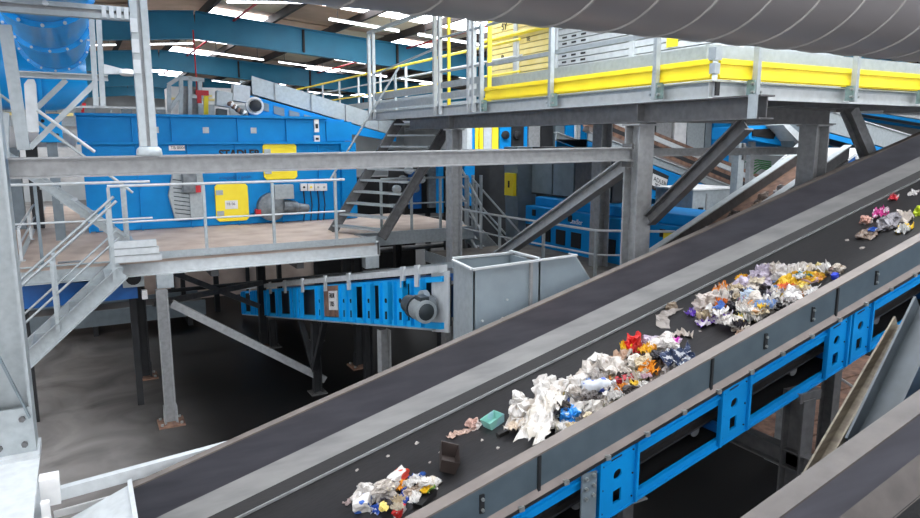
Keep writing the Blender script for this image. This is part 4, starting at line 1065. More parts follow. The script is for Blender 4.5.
# ---------------------------------------------------------------- machinery above and behind the blue machine
def simple(name, label, cat, m, p, q, extra=None, bevel=0):
    o = MB().box(p, q).build(name, m, None, bevel=bevel)
    return tag(o, label, cat)
cv = thing('side_conveyor', 'grey-sided inclined conveyor sloping down right above the blue machine', 'conveyor', (4, 18, 4.9))
a, b = at(252, 84, Y=16.4), at(396, 127, Y=16.4)
dd = b - a
MB().prism([a + V((0, 0, .18)), b + V((0, 0, .18)), b + V((0, 0, -.22)), a + V((0, 0, -.22))], (0, .05, 0)).build('side_panel', 'galv', cv)
MB().prism([a + V((0, .05, .1)), b + V((0, .05, .1)), b + V((0, .05, .06)), a + V((0, .05, .06))], (0, 1.2, 0)).build('belt', 'belt', cv)
MB().prism([a + V((0, 1.25, .18)), b + V((0, 1.25, .18)), b + V((0, 1.25, -.22)), a + V((0, 1.25, -.22))], (0, .05, 0)).build('side_panel', 'galv', cv)
MB().prism([a + V((-.1, 0, -.24)), b + V((0, 0, -.24)), b + V((0, 0, -.36)), a + V((-.1, 0, -.75))], (0, .1, 0)).build('frame', 'blue', cv)
for t in (.06, .16, .26, .36): 
    c = a.lerp(b, t); MB().prism([c + V((-.1, -.02, -.32)), c + V((.14, -.02, -.38)), c + V((.14, -.02, -.56)), c + V((-.1, -.02, -.5))], (0, .02, 0)).build('cover', 'slate', cv)
    MB().bar(a.lerp(b, t * 2.4) + V((0, -.02, .18)), a.lerp(b, t * 2.4) + V((0, -.02, -.22)), .02, .02, (0, 1, 0)).build('joint_strip', 'steel', cv)
c = at(254, 106, Y=16.3)
mb = MB(); lathe(mb, c, (0, -1, 0), [(0, .2), (.1, .2), (.1, .16), (.06, .12), (.06, .05)], 18); hd = mb.build('bearing_plate', 'white', cv, True)
mb = MB(); lathe(mb, c + V((0, -.11, 0)), (0, -1, 0), [(0, .13), (.08, .13), (.1, .04)], 14); mb.build('bearing', 'ink', hd, True)
for k, (px_, py_, s_, mm) in enumerate(((224, 98, .32, 'galv'), (241, 92, .36, 'galv_light'), (222, 113, .2, 'motor_dark'))):
    c = at(px_, py_, Y=16.2)
    MB().frame(c + V((-s_ / 2, 0, -s_ / 2)), (s_, 0, -.14 * s_), (0, .3, 0), (.1 * s_, 0, s_)).build(['box_cover', 'box_cover', 'motor'][k], mm, cv)
for i in range(9):
    c = at(229 + (i * 7) % 17, 104 + (i * 5) % 12, Y=16.0)
    mb = MB(); lathe(mb, c, (.4, -1, .2 * (i % 3)), [(0, .05), (.08, .06), (.1, .03)], 8); mb.build('fitting', ['rust', 'motor_dark', 'white'][i % 3], cv)
lf = thing('lattice_tower', 'small grey lattice frame standing behind the blue machine', 'frame', (2.0, 18, 4.8))
def lp(x, y, Y=18.2): return at(x, y, Y=Y)
for (p, q_) in (((169, 85), (169, 117)), ((181, 76), (181, 117)), ((190, 76), (190, 117)), ((168, 85), (182, 76)), ((168, 112), (182, 92)), ((181, 78), (204, 80)), ((190, 96), (203, 97)), ((200, 80), (200, 117))):
    MB().bar(lp(*p), lp(*q_), .09, .09, (0, 1, 0)).build('member', 'galv', lf)
MB().prism([lp(183, 86, 18.3), lp(199, 87, 18.3), lp(199, 117, 18.3), lp(183, 117, 18.3)], (0, .06, 0)).build('mesh_panel', 'steel', lf)
yp = thing('safety_post', 'yellow post with a red box and red hanging cable behind the blue machine', 'post', lp(205, 117))
MB().bar(lp(206, 96), lp(206, 118), .1, .1, (0, 1, 0)).build('post', 'yellow', yp)
MB().bar(lp(206, 118), V((lp(206, 118).x, 18.2, 0)), .12, .12, (0, 1, 0)).build('stem', 'dark', yp)
MB().cbox(lp(202, 93), .3, .1, .12).build('box', 'red', yp)
MB().cbox(lp(199, 98), .1, .1, .25).build('box', 'red', yp)
MB().path([lp(197, 92), lp(195, 60), lp(193, 30)], .016, 6).build('cable', 'red', yp)
MB().bar(lp(188, 96), lp(212, 96), .04, .05).build('arm', 'yellow_pale', yp)
ws = thing('white_cabinet', 'long white housing behind the lattice frame', 'housing', (4, 20, 4.8))
MB().box((2.3, 20.2, 4.9), (5.9, 21.5, 5.75)).build('shell', 'white', ws)
MB().box((2.3, 20.15, 5.4), (5.9, 20.2, 5.46)).build('trim', 'yellow_pale', ws)
for k in range(3): MB().box((2.8 + k, 20.17, 5.0), (3.4 + k, 20.2, 5.3)).build('vent', 'galv', ws)
wk = thing('rear_walkway', 'pale walkway band far behind the blue machine on the left', 'walkway', (-1, 24, 4.6))
MB().box((-4, 24, 4.75), (5, 26, 4.95)).build('deck', 'galv', wk)
MB().box((-4, 23.95, 5.3), (3.3, 24, 5.36)).build('handrail', 'galv_light', wk)
MB().box((-4, 23.95, 5.05), (4.6, 24, 5.14)).build('toe_board', 'yellow_pale', wk)
for i in range(8): MB().box((-4 + i, 23.94, 4.95), (-3.94 + i, 24, 5.3)).build('post', 'galv', wk)
for i in range(7): MB().box((-3.7 + i, 23.9, 5.15), (-3.4 + i, 23.98, 5.28)).build('window_strip', 'slate', wk)
MB().box((-4, 24.1, 3.0), (5, 25.8, 4.75)).build('wall', 'white', wk)
c = at(86, 102, Y=24.2)
rb = thing('red_beacon', 'red beacon on the rear walkway, left', 'beacon', (c.x, 24.2, 4.95))
MB().cbox((c.x, 24.2, 5.1), .3, .2, .3).build('base', 'red', rb); MB().cbox((c.x - .06, 24.2, 5.35), .1, .1, .2).build('lens', 'red', rb)
sm_ = thing('blue_gearbox', 'bright blue gear housing left of the blue machine', 'machine', (-.4, 14.3, 4.2))
c = at(50, 128, Y=14.3)
MB().box(c + V((-.18, 0, -.25)), c + V((.18, .4, .25))).build('housing', 'blue_bright', sm_, bevel=.02)
for dx in (-.1, .1): 
    for dz in (-.12, .12): MB().tube(c + V((dx, 0, dz)), c + V((dx, -.02, dz)), .03, 8).build('bolt', 'ink', sm_)
MB().box((c.x - .08, c.y + .1, PT), (c.x + .08, c.y + .3, c.z - .25)).build('base', 'slate', sm_)
bl = thing('parked_conveyor', 'beige clutter and rollers behind the left stairs', 'conveyor', (-.3, 16.5, 3.6))
for i in range(6): MB().box((-2.5 + .32 * i, 16.5, 2.56), (-2.3 + .32 * i, 16.8, 4.2 + .1 * (i % 2))).build('panel', ['deck', 'slate', 'dark'][i % 3], bl)
MB().box((-2.6, 16.9, 4.2), (.0, 17.3, 4.5)).build('cover', 'white', bl)

# ================================================================== FEED CONVEYOR WITH BLUE SIDE FRAME
FX = 3.3
SL = (3.08 - 1.83) / (6.3 - 12.3)      # dz/dy
def fc(y, h, x=FX): return V((x, y, 3.05 + SL * (y - 6.3) + h))
fc_ = thing('feed_conveyor', 'blue-framed feed conveyor rising under the platform into the grey chute', 'conveyor', (3.8, 9, 0))
def fsweep(h0, h1, y0, y1, name, m, x=FX, t=.03):
    return MB().prism([fc(y0, h0, x), fc(y1, h0, x), fc(y1, h1, x), fc(y0, h1, x)], (t, 0, 0)).build(name, m, fc_)
YE = 17.2
fsweep(-.06, 0.02, 6.4, YE, 'top_rail', 'galv_light', FX - .05, .1)
fsweep(-.02, 0.06, 6.4, YE, 'top_rail', 'galv', FX + 1.0, .06)
fsweep(-.16, -.10, 6.4, YE, 'upper_chord', 'blue_bright', FX - .02, .05)
fsweep(-.68, -.61, 6.4, YE, 'lower_chord', 'blue_bright', FX - .03, .07)
fsweep(-.70, -.68, 6.6, YE, 'bottom_flat', 'galv', FX - .04, .06)
fsweep(-.66, -.12, 6.4, YE, 'inner_panel', 'dark', FX + .08, .02)
fsweep(-.22, -.20, 6.4, YE, 'belt', 'belt', FX + .1, .95)
fsweep(-.72, -.1, 6.4, YE, 'far_frame', 'blue_dark', FX + 1.08, .04)
ys = [6.8, 7.3, 7.75, 8.35, 9.05, 9.35, 10.55, 11.75, 12.2, 13.3, 14.3, 15.3, 15.7, 16.8]
for i, y in enumerate(ys):
    wd = .3 if i < 7 else .26
    p = MB().prism([fc(y, -.66, FX - .035), fc(y + wd, -.66, FX - .035), fc(y + wd, -.12, FX - .035), fc(y, -.12, FX - .035)], (.03, 0, 0)).build('web_plate', 'blue_bright', fc_)
    for e in (0, wd - .03):
        MB().prism([fc(y + e, -.66, FX - .075), fc(y + e + .03, -.66, FX - .075), fc(y + e + .03, -.12, FX - .075), fc(y + e, -.12, FX - .075)], (.045, 0, 0)).build('lip', 'blue_bright', p)
    MB().tube(fc(y + wd / 2, -.36, FX - .045), fc(y + wd / 2, -.36, FX - .03), .03, 10).build('hole', 'hole', p)
    MB().prism([fc(y + wd / 2 - .03, -.6, FX - .042), fc(y + wd / 2 + .03, -.6, FX - .042), fc(y + wd / 2 + .03, -.5, FX - .042), fc(y + wd / 2 - .03, -.5, FX - .042)], (.008, 0, 0)).build('hole', 'hole', p)
for y in (6.9, 7.3, 9.2, 10.3, 11.6, 12.8, 14.0, 16.0):
    MB().prism([fc(y, -.2, FX - .06), fc(y + .1, -.2, FX - .06), fc(y + .1, .05, FX - .06), fc(y, .05, FX - .06)], (.03, 0, 0)).build('clip', 'galv_light', fc_)
sg = MB().prism([fc(9.78, -.5, FX - .06), fc(10.16, -.5, FX - .06), fc(10.16, -.2, FX - .06), fc(9.78, -.2, FX - .06)], (.02, 0, 0))
sb = MB().prism([fc(9.66, -.62, FX - .03), fc(10.5, -.62, FX - .03), fc(10.5, -.12, FX - .03), fc(9.66, -.12, FX - .03)], (.02, 0, 0)).build('sign_backing', 'rust', fc_)
sg.build('sign', 'white', fc_)
text('FRDR', 'lettering', 'ink', fc_, fc(10.12, -.31, FX - .065), (0, -1, -SL), U, .08, .002)
text('1705', 'lettering', 'ink', fc_, fc(10.10, -.44, FX - .065), (0, -1, -SL), U, .08, .002)
# drive motor at the head
c = fc(6.45, -.48, FX - .2)
mb = MB(); lathe(mb, c + V((0, .42, .02)), (0, -1, 0), [(0, .06), (.02, .1), (.16, .1), (.18, .13), (.24, .13), (.24, .11), (.46, .11), (.48, .08)], 18); dm = mb.build('drive_motor', 'motor_dark', fc_, True)
for i in range(7):
    mb = MB(); lathe(mb, c + V((0, .14 - .03 * i, .02)), (0, -1, 0), [(0, .1), (0, .125), (.012, .125), (.012, .1)], 18); mb.build('fin', 'galv', dm)
MB().cbox(c + V((0, .06, .15)), .1, .15, .05).build('terminal_box', 'motor_dark', dm)
mb = MB(); lathe(mb, c + V((.18, .16, .02)), (-1, 0, 0), [(0, .12), (.2, .12), (.22, .06)], 16); mb.build('gear_box', 'motor', fc_, True)
mb = MB(); lathe(mb, fc(6.72, -.36, FX - .1), (1, 0, 0), [(0, .12), (.06, .12), (.08, .06)], 14); mb.build('shaft_bearing', 'galv', fc_, True)
MB().prism([fc(6.3, -.72, FX + .01), fc(6.7, -.72, FX + .01), fc(6.7, -.05, FX + .01), fc(6.3, -.05, FX + .01)], (.02, 0, 0)).build('head_plate', 'galv_light', fc_)
for y, sx in ((11.3, 0), (8.2, 0), (14.4, 0)):
    zt = fc(y, -.76).z
    for x in (FX + .05, FX + 1.0):
        l = MB().ibeam((x, y, .02), (x, y, zt), .14, .14, (1, 0, 0), .012).build('leg', 'dark' if y > 9 else 'steel', fc_)
        MB().cbox((x, y, .01), .28, .28, .02).build('foot_plate', 'steel_dark', l)
    if y == 11.3:
        for s in (-1, 1): MB().bar((FX, y, .42), (FX, y + s * .7, fc(y + s * .7, -.72).z), .08, .08, (1, 0, 0)).build('knee_brace', 'dark', fc_)
# ---------------------------------------------------------------- chute
ch = thing('transfer_chute', 'grey sheet-metal chute box between the feed conveyor and the main conveyor', 'chute', (3.9, 5.8, 2.4))
cy0, cy1 = 5.62, 6.15
z1a, z1b = 3.14, 3.18
zl = 2.05
MB().prism([(3.22, cy0, zl), (4.75, cy0, zl), (4.75, cy0, 2.75), (4.42, cy0, z1b), (3.22, cy0, z1a)], (0, .02, 0)).build('front_sheet', 'chute', ch)
MB().prism([(3.22, cy0, zl), (3.22, cy0, z1a), (3.3, cy1, z1a), (3.3, cy1, zl)], (.02, 0, 0)).build('side_sheet', 'galv', ch)
MB().prism([(4.75, cy0, 2.75), (4.42, cy0, z1b), (4.42, cy0 + .1, z1b), (4.75, cy0 + .1, 2.75)], (.01, 0, .01)).build('edge_fold', 'galv', ch)
MB().prism([(3.3, cy1, zl), (3.98, cy1, zl), (3.98, cy1, z1a), (3.3, cy1, z1a)], (0, .02, 0)).build('back_sheet', 'chute', ch)
MB().prism([(3.98, cy0, zl), (3.98, cy1, zl), (3.98, cy1, z1a), (3.98, cy0, z1a)], (.02, 0, 0)).build('side_sheet', 'chute', ch)
for p, q in (((3.2, cy0 - .02, z1a), (4.44, cy0 - .02, z1b)), ((3.2, cy0, z1a), (3.28, cy1, z1a)), ((3.28, cy1, z1a + .02), (4.0, cy1, z1a + .02)), ((3.98, cy0, z1b), (3.98, cy1, z1b))):
    MB().bar(p, q, .03, .02).build('rim_flange', 'galv_light', ch)
MB().box((3.86, cy0 - .03, zl), (3.89, cy0, z1b - .02)).build('seam', 'steel', ch)
for x, y in ((3.3, 6.1), (4.65, 5.7)): MB().bar((x, y, 0), (x, y, zl + .05), .1, .1, (0, 1, 0)).build('leg', 'steel_dark', ch)
for x, z in ((3.32, 2.62), (3.55, 2.62), (3.8, 2.66), (3.6, 2.8)): MB().tube((x, cy0 - .02, z), (x, cy0, z), .012, 6).build('bolt', 'galv_light', ch)

# ================================================================== UNDER THE LEFT PLATFORM
u1 = thing('blue_conveyor', 'dark blue conveyor with a round bearing under the left platform', 'conveyor', (-.3, 13.2, 1.6))
a, b = V((-.95, 11.75, 2.26)), V((.66, 11.75, 2.2))
MB().prism([a, b, b + V((0, 0, -.3)), a + V((0, 0, -.36))], (0, .8, 0)).build('frame', 'blue_dark', u1)
c = at(133, 277, Y=11.7)
MB().cbox(c, .3, .1, .3).build('bearing_plate', 'galv', u1)
mb = MB(); lathe(mb, c + V((0, -.05, 0)), (0, -1, 0), [(0, .11), (.05, .11), (.06, .03)], 14); mb.build('bearing', 'ink', u1, True)
MB().cbox(c + V((.14, -.06, -.28)), .08, .08, .14).build('switch', 'white', u1)
MB().cbox(at(70, 268, Y=11.7), .3, .12, .2).build('gear_box', 'motor', u1)
for x in (-.9, .6): MB().bar((x, 12.2, .0), (x, 12.2, a.z - .3), .1, .1, (0, 1, 0)).build('leg', 'dark', u1)
u2 = thing('floor_conveyor', 'low grey conveyor lying along the floor beyond the lower stair', 'conveyor', (0, 17, 0))
MB().box((-3, 17, .25), (2.4, 17.06, .6)).build('side_panel', 'slate', u2)
MB().box((-3, 17.06, .45), (2.4, 18.2, .5)).build('belt', 'belt', u2)
MB().box((-3, 18.2, .25), (2.4, 18.26, .6)).build('side_panel', 'slate', u2)
for x in (-2, 0, 2): MB().box((x, 17.1, 0), (x + .1, 18.2, .45)).build('leg', 'dark', u2)
pw = thing('beige_wall_panel', 'beige partition with dark posts behind the floor conveyor', 'partition', (0, 20, 0))
for i in range(5):
    MB().box((-4 + 2.0 * i, 20, 0), (-2.05 + 2.0 * i, 20.1, 2.3)).build('panel', 'deck', pw)
    MB().box((-2.05 + 2.0 * i, 19.92, 0), (-1.95 + 2.0 * i, 20.1, 2.3)).build('post', 'dark', pw)

# ================================================================== MACHINERY BEHIND THE WALKWAY COLUMNS
md = thing('middle_platform', 'dusty grey-green platform behind the grey chute', 'platform', (7.5, 11, 2.0))
MB().box((6.1, 7.75, 1.98), (12, 12.6, 2.1)).build('deck', 'concrete_plinth', md)
MB().box((6.08, 7.75, 1.9), (6.1, 12.6, 2.12)).build('edge', 'galv', md)
for x in (6.3, 9.5):
    for y in (8.5, 12.3): MB().bar((x, y, 0), (x, y, 1.98), .15, .15, (0, 1, 0)).build('leg', 'dark', md)
bb = thing('blue_press', 'low blue machine housing with dark vents behind the diagonal brace', 'machine', (8.6, 11, 2.1))
MB().box((8.5, 7.75, 2.1), (9.6, 12.55, 2.95)).build('body', 'blue', bb, bevel=.02)
MB().box((8.65, 7.75, 2.95), (9.6, 12.4, 3.14)).build('top', 'blue', bb, bevel=.02)
for y in (12.2, 11.6, 11.1, 10.6, 9.6): MB().box((8.48, y, 2.25), (8.5, y + .3, 2.55)).build('vent', 'ink', bb)
for y in (12.15, 10.9, 9.9, 8.4): MB().box((8.47, y, 2.75), (8.5, y + .1, 2.88)).build('latch', 'ink', bb)
MB().box((8.47, 8.9, 2.78), (8.5, 9.1, 2.92)).build('label_plate', 'white', bb)
MB().box((8.46, 7.85, 2.3), (8.5, 8.4, 2.86)).build('hatch', 'yellow', bb)
text('stadler', 'lettering', 'white', bb, (8.49, 10.95, 2.72), (0, -1, 0), U, .1, .003)
mb = MB(); lathe(mb, (8.5, 7.85, 2.6), (-1, 0, 0), [(0, .07), (.03, .07), (.04, .03)], 12); mb.build('indicator', 'yellow', bb, True)
hp = thing('grey_hopper', 'dark grey hopper housing above the low blue machine', 'hopper', (8.8, 11, 3.1))
MB().prism([(8.6, 12.9, 0), (8.6, 13.35, 0), (8.5, 13.45, 4.2), (8.5, 12.9, 4.2)], (.5, 0, 0)).build('end_panel', 'slate', hp)
MB().box((8.9, 10.2, 3.16), (9.7, 12.9, 4.2)).build('housing', 'dark', hp)
for i, y in enumerate((10.25, 11.35, 12.1)):
    MB().box((8.86, y, 3.2), (8.9, y + [1.05, .7, .75][i], 3.9)).build('panel', ['steel_dark', 'slate', 'slate'][i], hp)
q = at(510, 183, X=8.45)
MB().box((8.42, q.y - .18, q.z - .28), (8.5, q.y + .18, q.z + .22)).build('warning_plate', 'yellow', hp)
MB().box((8.41, q.y - .03, q.z - .1), (8.42, q.y + .03, q.z + .05)).build('symbol', 'ink', hp)
MB().bar((6.2, 13.4, 4.02), (8.9, 13.4, 4.02), .1, .08).build('tie', 'galv', hp)
railing('platform_railing', 'white bent handrail in front of the low blue machine', [(7.0, 13.0, 2.1), (7.0, 11.2, 2.1), (7.2, 8.6, 2.1), (8.2, 7.9, 2.1)], .82, 1.3, m='galv', rail_m='galv_light')
for k, (zz, lab) in enumerate(((0, 'galvanised guard beside the column left of the grey hopper'),)):
    pass
lad = thing('stair_rails', 'white kinked stair handrails left of the grey hopper', 'handrail', (7.4, 12.5, 2.1))
for o in ((0, 0), (0, 26)):
    MB().path([at(462, 170 + o[1], X=7.2), at(481, 205 + o[1], X=7.2), at(481, 232 + o[1] * .4, X=7.2)], .025).build('handrail', 'galv_light', lad, True)
MB().path([at(462, 222, X=7.25), at(480, 255, X=7.25)], .025).build('handrail', 'galv_light', lad, True)
for xx in (466, 473, 481): MB().bar(at(xx, 175, X=7.3), at(xx, 256, X=7.3), .05, .05, (0, 1, 0)).build('post', 'galv', lad)
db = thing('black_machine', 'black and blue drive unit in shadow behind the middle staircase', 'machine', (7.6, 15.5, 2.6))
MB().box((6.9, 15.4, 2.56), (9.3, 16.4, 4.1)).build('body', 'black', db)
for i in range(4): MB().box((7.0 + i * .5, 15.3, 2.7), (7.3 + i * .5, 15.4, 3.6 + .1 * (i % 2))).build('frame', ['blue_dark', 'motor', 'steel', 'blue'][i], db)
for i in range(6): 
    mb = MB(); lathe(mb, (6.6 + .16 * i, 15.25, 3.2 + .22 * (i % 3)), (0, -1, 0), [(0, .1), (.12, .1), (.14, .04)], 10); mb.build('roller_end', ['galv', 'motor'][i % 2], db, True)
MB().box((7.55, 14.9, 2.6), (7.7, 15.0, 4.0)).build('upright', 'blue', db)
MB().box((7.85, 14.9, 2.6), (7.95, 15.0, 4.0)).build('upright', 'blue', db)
# strip of machinery seen between walkway beam and tie beam
bk = thing('control_rack', 'row of blue, white and yellow control cabinets seen under the walkway beam', 'cabinet', (10, 17, 0))
px_list = ((467, 472, 'galv_light'), (472, 475, 'blue'), (476, 479, 'yellow'), (480, 483, 'yellow'), (484, 492, 'galv_light'), (493, 499, 'yellow'), (500, 511, 'blue'), (512, 524, 'dark'), (524, 528, 'blue'), (529, 540, 'steel'), (541, 553, 'dark'), (556, 565, 'slate'), (566, 585, 'blue'), (586, 596, 'blue'))
for k, (a, b, mm) in enumerate(px_list):
    p, q = at(a, 142, Y=17), at(b, 142, Y=17)
    MB().box((p.x, 17 + .02 * (k % 3), 4.05), (q.x, 17.6, 5.2)).build('cabinet', mm, bk)
MB().box((at(455, 142, Y=16.9).x, 16.9, 3.85), (at(600, 142, Y=16.9).x, 17.7, 4.1)).build('plinth', 'slate', bk)
MB().box((at(455, 142, Y=17).x, 17.0, 0), (at(600, 142, Y=17).x, 17.7, 3.85)).build('base', 'dark', bk)
for k in (575, 578): 
    p = at(k, 142, Y=16.9); MB().box((p.x, 16.9, 4.1), (p.x + .08, 16.95, 5.1)).build('rail', 'galv_light', bk)
for x, z in ((505, 135), (517, 135)):
    c = at(x, z, Y=16.98); mb = MB(); lathe(mb, c, (0, -1, 0), [(0, .12), (.06, .12), (.08, .05)], 12); mb.build('dial', 'ink', bk, True)

# ---------------------------------------------------------------- conveyors in the right background
def inclined(label, pa, pb, width, wall, m_wall='galv_light', m_frame=None, belt='belt', name='belt_conveyor', fr_h=.35, rimw=.06, wt=.04):
    """conveyor whose near lower edge runs pa -> pb; width is the vector across"""
    pa, pb, wv = V(pa), V(pb), V(width)
    r = thing(name, label, 'conveyor', (pa + pb) / 2)
    n = wv.normalized()
    for k in (0, 1):
        o = wv * k
        MB().prism([pa + o, pb + o, pb + o + U * wall, pa + o + U * wall], n * wt).build('side_wall', m_wall, r)
        MB().prism([pa + o + U * wall - n * rimw * .5, pb + o + U * wall - n * rimw * .5, pb + o + U * wall + n * (rimw + wt) , pa + o + U * wall + n * (rimw + wt)], U * .02).build('rim', 'galv_light', r)
        if m_frame: MB().prism([pa + o - U * fr_h, pb + o - U * fr_h, pb + o - U * .02, pa + o - U * .02], n * wt).build('frame', m_frame, r)
    MB().prism([pa + n * wt, pb + n * wt, pb + wv, pa + wv], U * .015).build('belt', belt, r)
    return r
# rising conveyor just behind the main one
s3 = .443
pa = V((6.2, 6.9, 1.947)); L = 4.75
c3 = inclined('second inclined conveyor with white rims rising behind the main conveyor', pa, pa + V((L, 0, L * s3)), (0, .7, 0), .2, 'steel_dark', 'steel_dark', rimw=.06, belt='rust')
for t in (.3, .62):
    p = pa.lerp(pa + V((L, 0, L * s3)), t); MB().bar((p.x, p.y + .6, 0), (p.x, p.y + .6, p.z - .3), .14, .14, (0, 1, 0)).build('leg', 'dark', c3)
for k, (t, w_, cc) in enumerate(((.32, .25, '4a4440'), (.4, .35, 'c0b8b0'), (.46, .55, '8a8078'), (.52, .3, 'd8d0c8'), (.56, .6, '5a524c'), (.63, .35, 'e0c8b0'), (.68, .55, '9a8a80'), (.74, .4, 'd0c8c4'))):
    p = pa.lerp(pa + V((L, 0, L * s3)), t) + V((0, .7 * w_, .015))
    SEED[0] += 1
    me = m_bag(SEED[0], .22, .18, .16); me.materials.append(pmat(cc))
    o = bpy.data.objects.new('litter_clump', me); COL.objects.link(o); o.location = p + U * .04; o.rotation_euler = (0, -math.atan(s3), k)
    tag(o, ['dark', 'pale grey', 'brown-grey', 'white', 'dark brown', 'peach', 'dusty brown', 'light grey'][k] + ' litter clump riding on the second inclined conveyor', 'litter', 'litter on the second inclined conveyor')
# falling conveyor behind it, blue side with a white sign
pa, pb = at(588, 140, Y=11.6), at(770, 208, Y=11.6)
c4 = inclined('dark-belted conveyor with white rims sloping down to the right in the middle distance', pa, pb, (0, 1.1, 0), .16, 'galv', 'blue', fr_h=.75, rimw=.08)
for k, (y0, mm, th_) in enumerate(((151, 'dusty', .1), (146.5, 'rust', .09), (142, 'dark', .09), (138, 'rust', .09), (133, 'galv_light', .12), (128.5, 'rust', .08))):
    yy = 11.9 + .28 * k
    MB().bar(at(586, y0 - .41 * 54, Y=yy), at(762, y0 + .41 * 122, Y=yy), .2, th_).build('guide_bar', mm, c4)
a = at(646, 195, Y=11.58)
sl4 = (pb.z - pa.z) / (pb.x - pa.x)
def c4p(px_, py_): return at(px_, py_, Y=11.57)
MB().prism([c4p(652, 168), c4p(669, 176), c4p(665, 195), c4p(649, 187)], (0, .03, 0)).build('sign_frame', 'dark', c4)
MB().prism([c4p(653, 173.5), c4p(667.5, 179.5), c4p(664.5, 191), c4p(651, 184.5)], (0, -.01, 0)).build('sign', 'white', c4)
xd = (c4p(665, 185) - c4p(652, 178.5)).normalized()
text('ADLER', 'lettering', 'ink', c4, c4p(653.2, 180.3) + V((0, -.012, 0)), xd, U, .1, .002)
text('004', 'lettering', 'ink', c4, c4p(654.5, 186) + V((0, -.012, 0)), xd, U, .08, .002)
gb = thing('grey_cabinet', 'light grey metal cabinet beside the second inclined conveyor', 'cabinet', (12.5, 10, 2.2))
p0, p1 = at(693, 196, Y=9.6), at(737, 182, Y=9.6)
MB().box((p0.x, 9.6, 2.3), (p1.x, 10.6, p1.z - .12)).build('body', 'galv', gb, bevel=.01)
MB().box((p0.x - .03, 9.57, p1.z - .13), (p1.x + .03, 10.6, p1.z - .1)).build('lid', 'white', gb)
MB().box((p0.x + .35, 9.58, 2.4), (p0.x + .38, 9.6, p1.z - .2)).build('door_gap', 'steel', gb)
MB().cbox((p0.x + .2, 9.57, 3.0), .1, .04, .1).build('lock', 'ink', gb)
# machines seen through the frame, right of the column
bx = thing('blue_hood', 'blue box hood with a dark opening under the walkway at the right', 'hood', (13, 9.5, 4.2))
def hpnt(x, y, Y=9.3): return at(x, y, Y=Y)
MB().prism([hpnt(749, 127), hpnt(782, 125), hpnt(793, 139), hpnt(786, 147), hpnt(749, 139)], (0, .9, 0)).build('hood', 'blue', bx)
MB().prism([hpnt(752, 129.5, 9.29), hpnt(778, 128, 9.29), hpnt(773, 139, 9.29), hpnt(752, 136, 9.29)], (0, -.02, 0)).build('opening', 'hole', bx)
for x, y in ((785, 137), (787, 142)): MB().cbox(hpnt(x, y, 9.28), .1, .03, .1).build('slot', 'hole', bx)
MB().box((hpnt(760, 147).x, 9.5, 0), (hpnt(764, 147).x, 9.6, hpnt(760, 140).z)).build('leg', 'steel', bx)
wf = thing('white_chute_frame', 'white angled chute edge right of the blue hood', 'chute', (13, 9, 4.2))
MB().prism([at(783, 125, Y=8.9), at(789, 124, Y=8.9), at(804, 137, Y=8.9), at(800, 143, Y=8.9)], (0, .4, 0)).build('sheet', 'galv_light', wf)
MB().prism([at(789, 124, Y=9.0), at(803, 124, Y=9.0), at(806, 150, Y=9.0), at(796, 150, Y=9.0)], (0, .4, 0)).build('sheet', 'slate', wf)
gr = thing('bolted_stand', 'grey bolted stub stand in front of green pipework', 'stand', (12, 9.2, 0))
p = at(738, 160, Y=9.2)
MB().bar((p.x, 9.2, 0), (p.x, 9.2, at(738, 143, Y=9.2).z), .16, .16, (0, 1, 0)).build('stub', 'galv', gr)
MB().bar(at(735, 151, Y=9.2), at(790, 154, Y=9.2), .12, .1).build('arm', 'galv', gr)
for k in (146, 157): MB().cbox(at(744, k, Y=9.1), .08, .04, .1).build('bolt_plate', 'steel_dark', gr)
gp = thing('green_pipework', 'tangle of green pipes in the right middle distance', 'pipes', (13.5, 10.2, 3.6))
for i in range(5):
    MB().path([at(745 + 2 * i, 162 + 3 * i, Y=10.2), at(757 + i, 160 + 2 * i, Y=10.2), at(771, 162 + 2.2 * i, Y=10.2)], .014, 6).build('pipe', 'green', gp, True)
MB().path([at(749, 160, Y=10.1), at(748, 185, Y=10.1)], .03, 6).build('pipe', 'green', gp, True)
gu = thing('grey_uprights', 'pale grey cabinets standing behind the walkway beam at centre right', 'cabinet', (13, 13, 3.8))
for k, (a, b, mm) in enumerate(((640, 655, 'dark'), (656, 671, 'steel'), (674, 686, 'white'), (687, 704, 'galv'), (705, 711, 'slate'), (713, 730, 'blue'))):
    p, q = at(a, 140, Y=14), at(b, 140, Y=14)
    MB().box((p.x, 14, 0), (q.x, 14.6, 5.2)).build('cabinet', mm, gu)
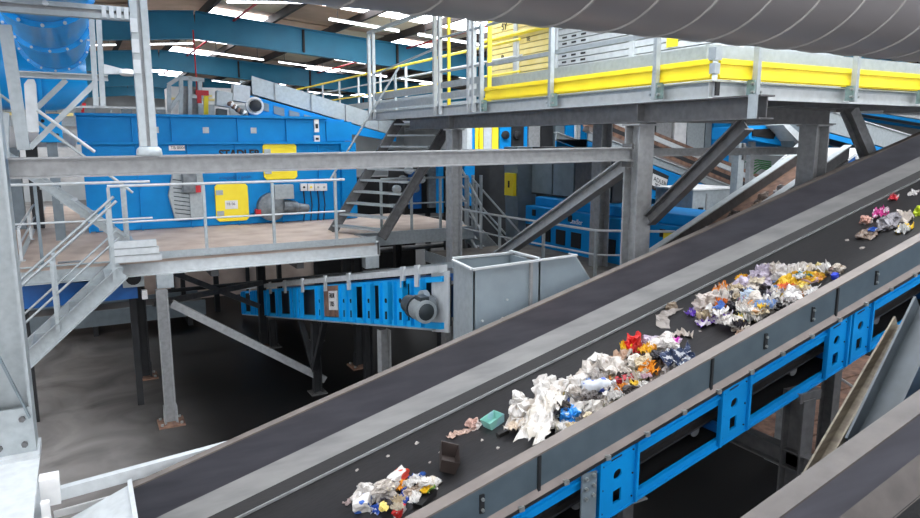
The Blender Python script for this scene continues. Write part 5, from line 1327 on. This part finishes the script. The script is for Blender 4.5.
# far right conveyors
c5 = inclined('pale grey conveyor side sloping down right under the walkway', at(822, 130, Y=8.6), at(960, 168, Y=8.6), (0, 1.0, 0), .38, 'galv', 'blue', fr_h=.12)
c6 = inclined('upper pale conveyor panel at the far right with a blue edge', at(850, 108, Y=11), at(1000, 132, Y=11), (0, 1.0, 0), .5, 'galv_light', 'blue', fr_h=.1)
pa, pb = at(822, 178, Y=7.6), at(862, 148, Y=7.6)
c7 = thing('white_top_conveyor', 'short white-topped blue conveyor right of the dark column', 'conveyor', (11, 8, 3.5))
MB().prism([pa, pb, pb + V((0, 1.0, 0)), pa + V((0, 1.0, 0))], (0, 0, -.06)).build('top', 'white', c7)
MB().prism([pa + V((0, 0, -.06)), pb + V((0, 0, -.06)), pb + V((0, 0, -.4)), pa + V((0, 0, -.4))], (0, .05, 0)).build('side', 'blue_dark', c7)
MB().bar(pa + V((0, 1.0, .12)), pb + V((-.1, 1.0, .2)), .05, .08).build('guide', 'galv_light', c7)
MB().bar((pb.x, 8.1, 0), (pb.x, 8.1, pb.z - .05), .1, .1, (0, 1, 0)).build('leg', 'dark', c7)
for i in range(5):
    MB().cbox(pa.lerp(pb, .35 + .13 * i) + V((0, -.02, -.1 - .05 * (i % 2))), .07, .04, .07).build('fitting', ['white', 'rust'][i % 2], c7)

# black backing walls added to stand in for shade beneath the platforms
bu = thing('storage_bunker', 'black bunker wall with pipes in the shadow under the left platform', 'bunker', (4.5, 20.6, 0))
MB().box((1.2, 20.6, 0), (9.6, 21.2, 3.2)).build('wall', 'black', bu)  # added backing wall, stands in for shade
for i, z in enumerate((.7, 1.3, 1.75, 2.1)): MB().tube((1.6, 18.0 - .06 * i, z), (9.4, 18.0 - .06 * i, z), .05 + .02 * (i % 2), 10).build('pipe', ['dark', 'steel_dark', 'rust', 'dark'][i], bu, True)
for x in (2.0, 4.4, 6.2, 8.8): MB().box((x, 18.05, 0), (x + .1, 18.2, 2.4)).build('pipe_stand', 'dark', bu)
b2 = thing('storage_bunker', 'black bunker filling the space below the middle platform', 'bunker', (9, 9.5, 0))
MB().box((8.6, 8.8, 0), (11.8, 12.0, 1.95)).build('wall', 'black', b2)  # added backing block, stands in for shade
for i in range(5): MB().box((8.56, 8.9 + .65 * i, .1), (8.6, 9.4 + .65 * i, 1.8)).build('panel', 'dark', b2)  # dark faces of the added shade backdrop
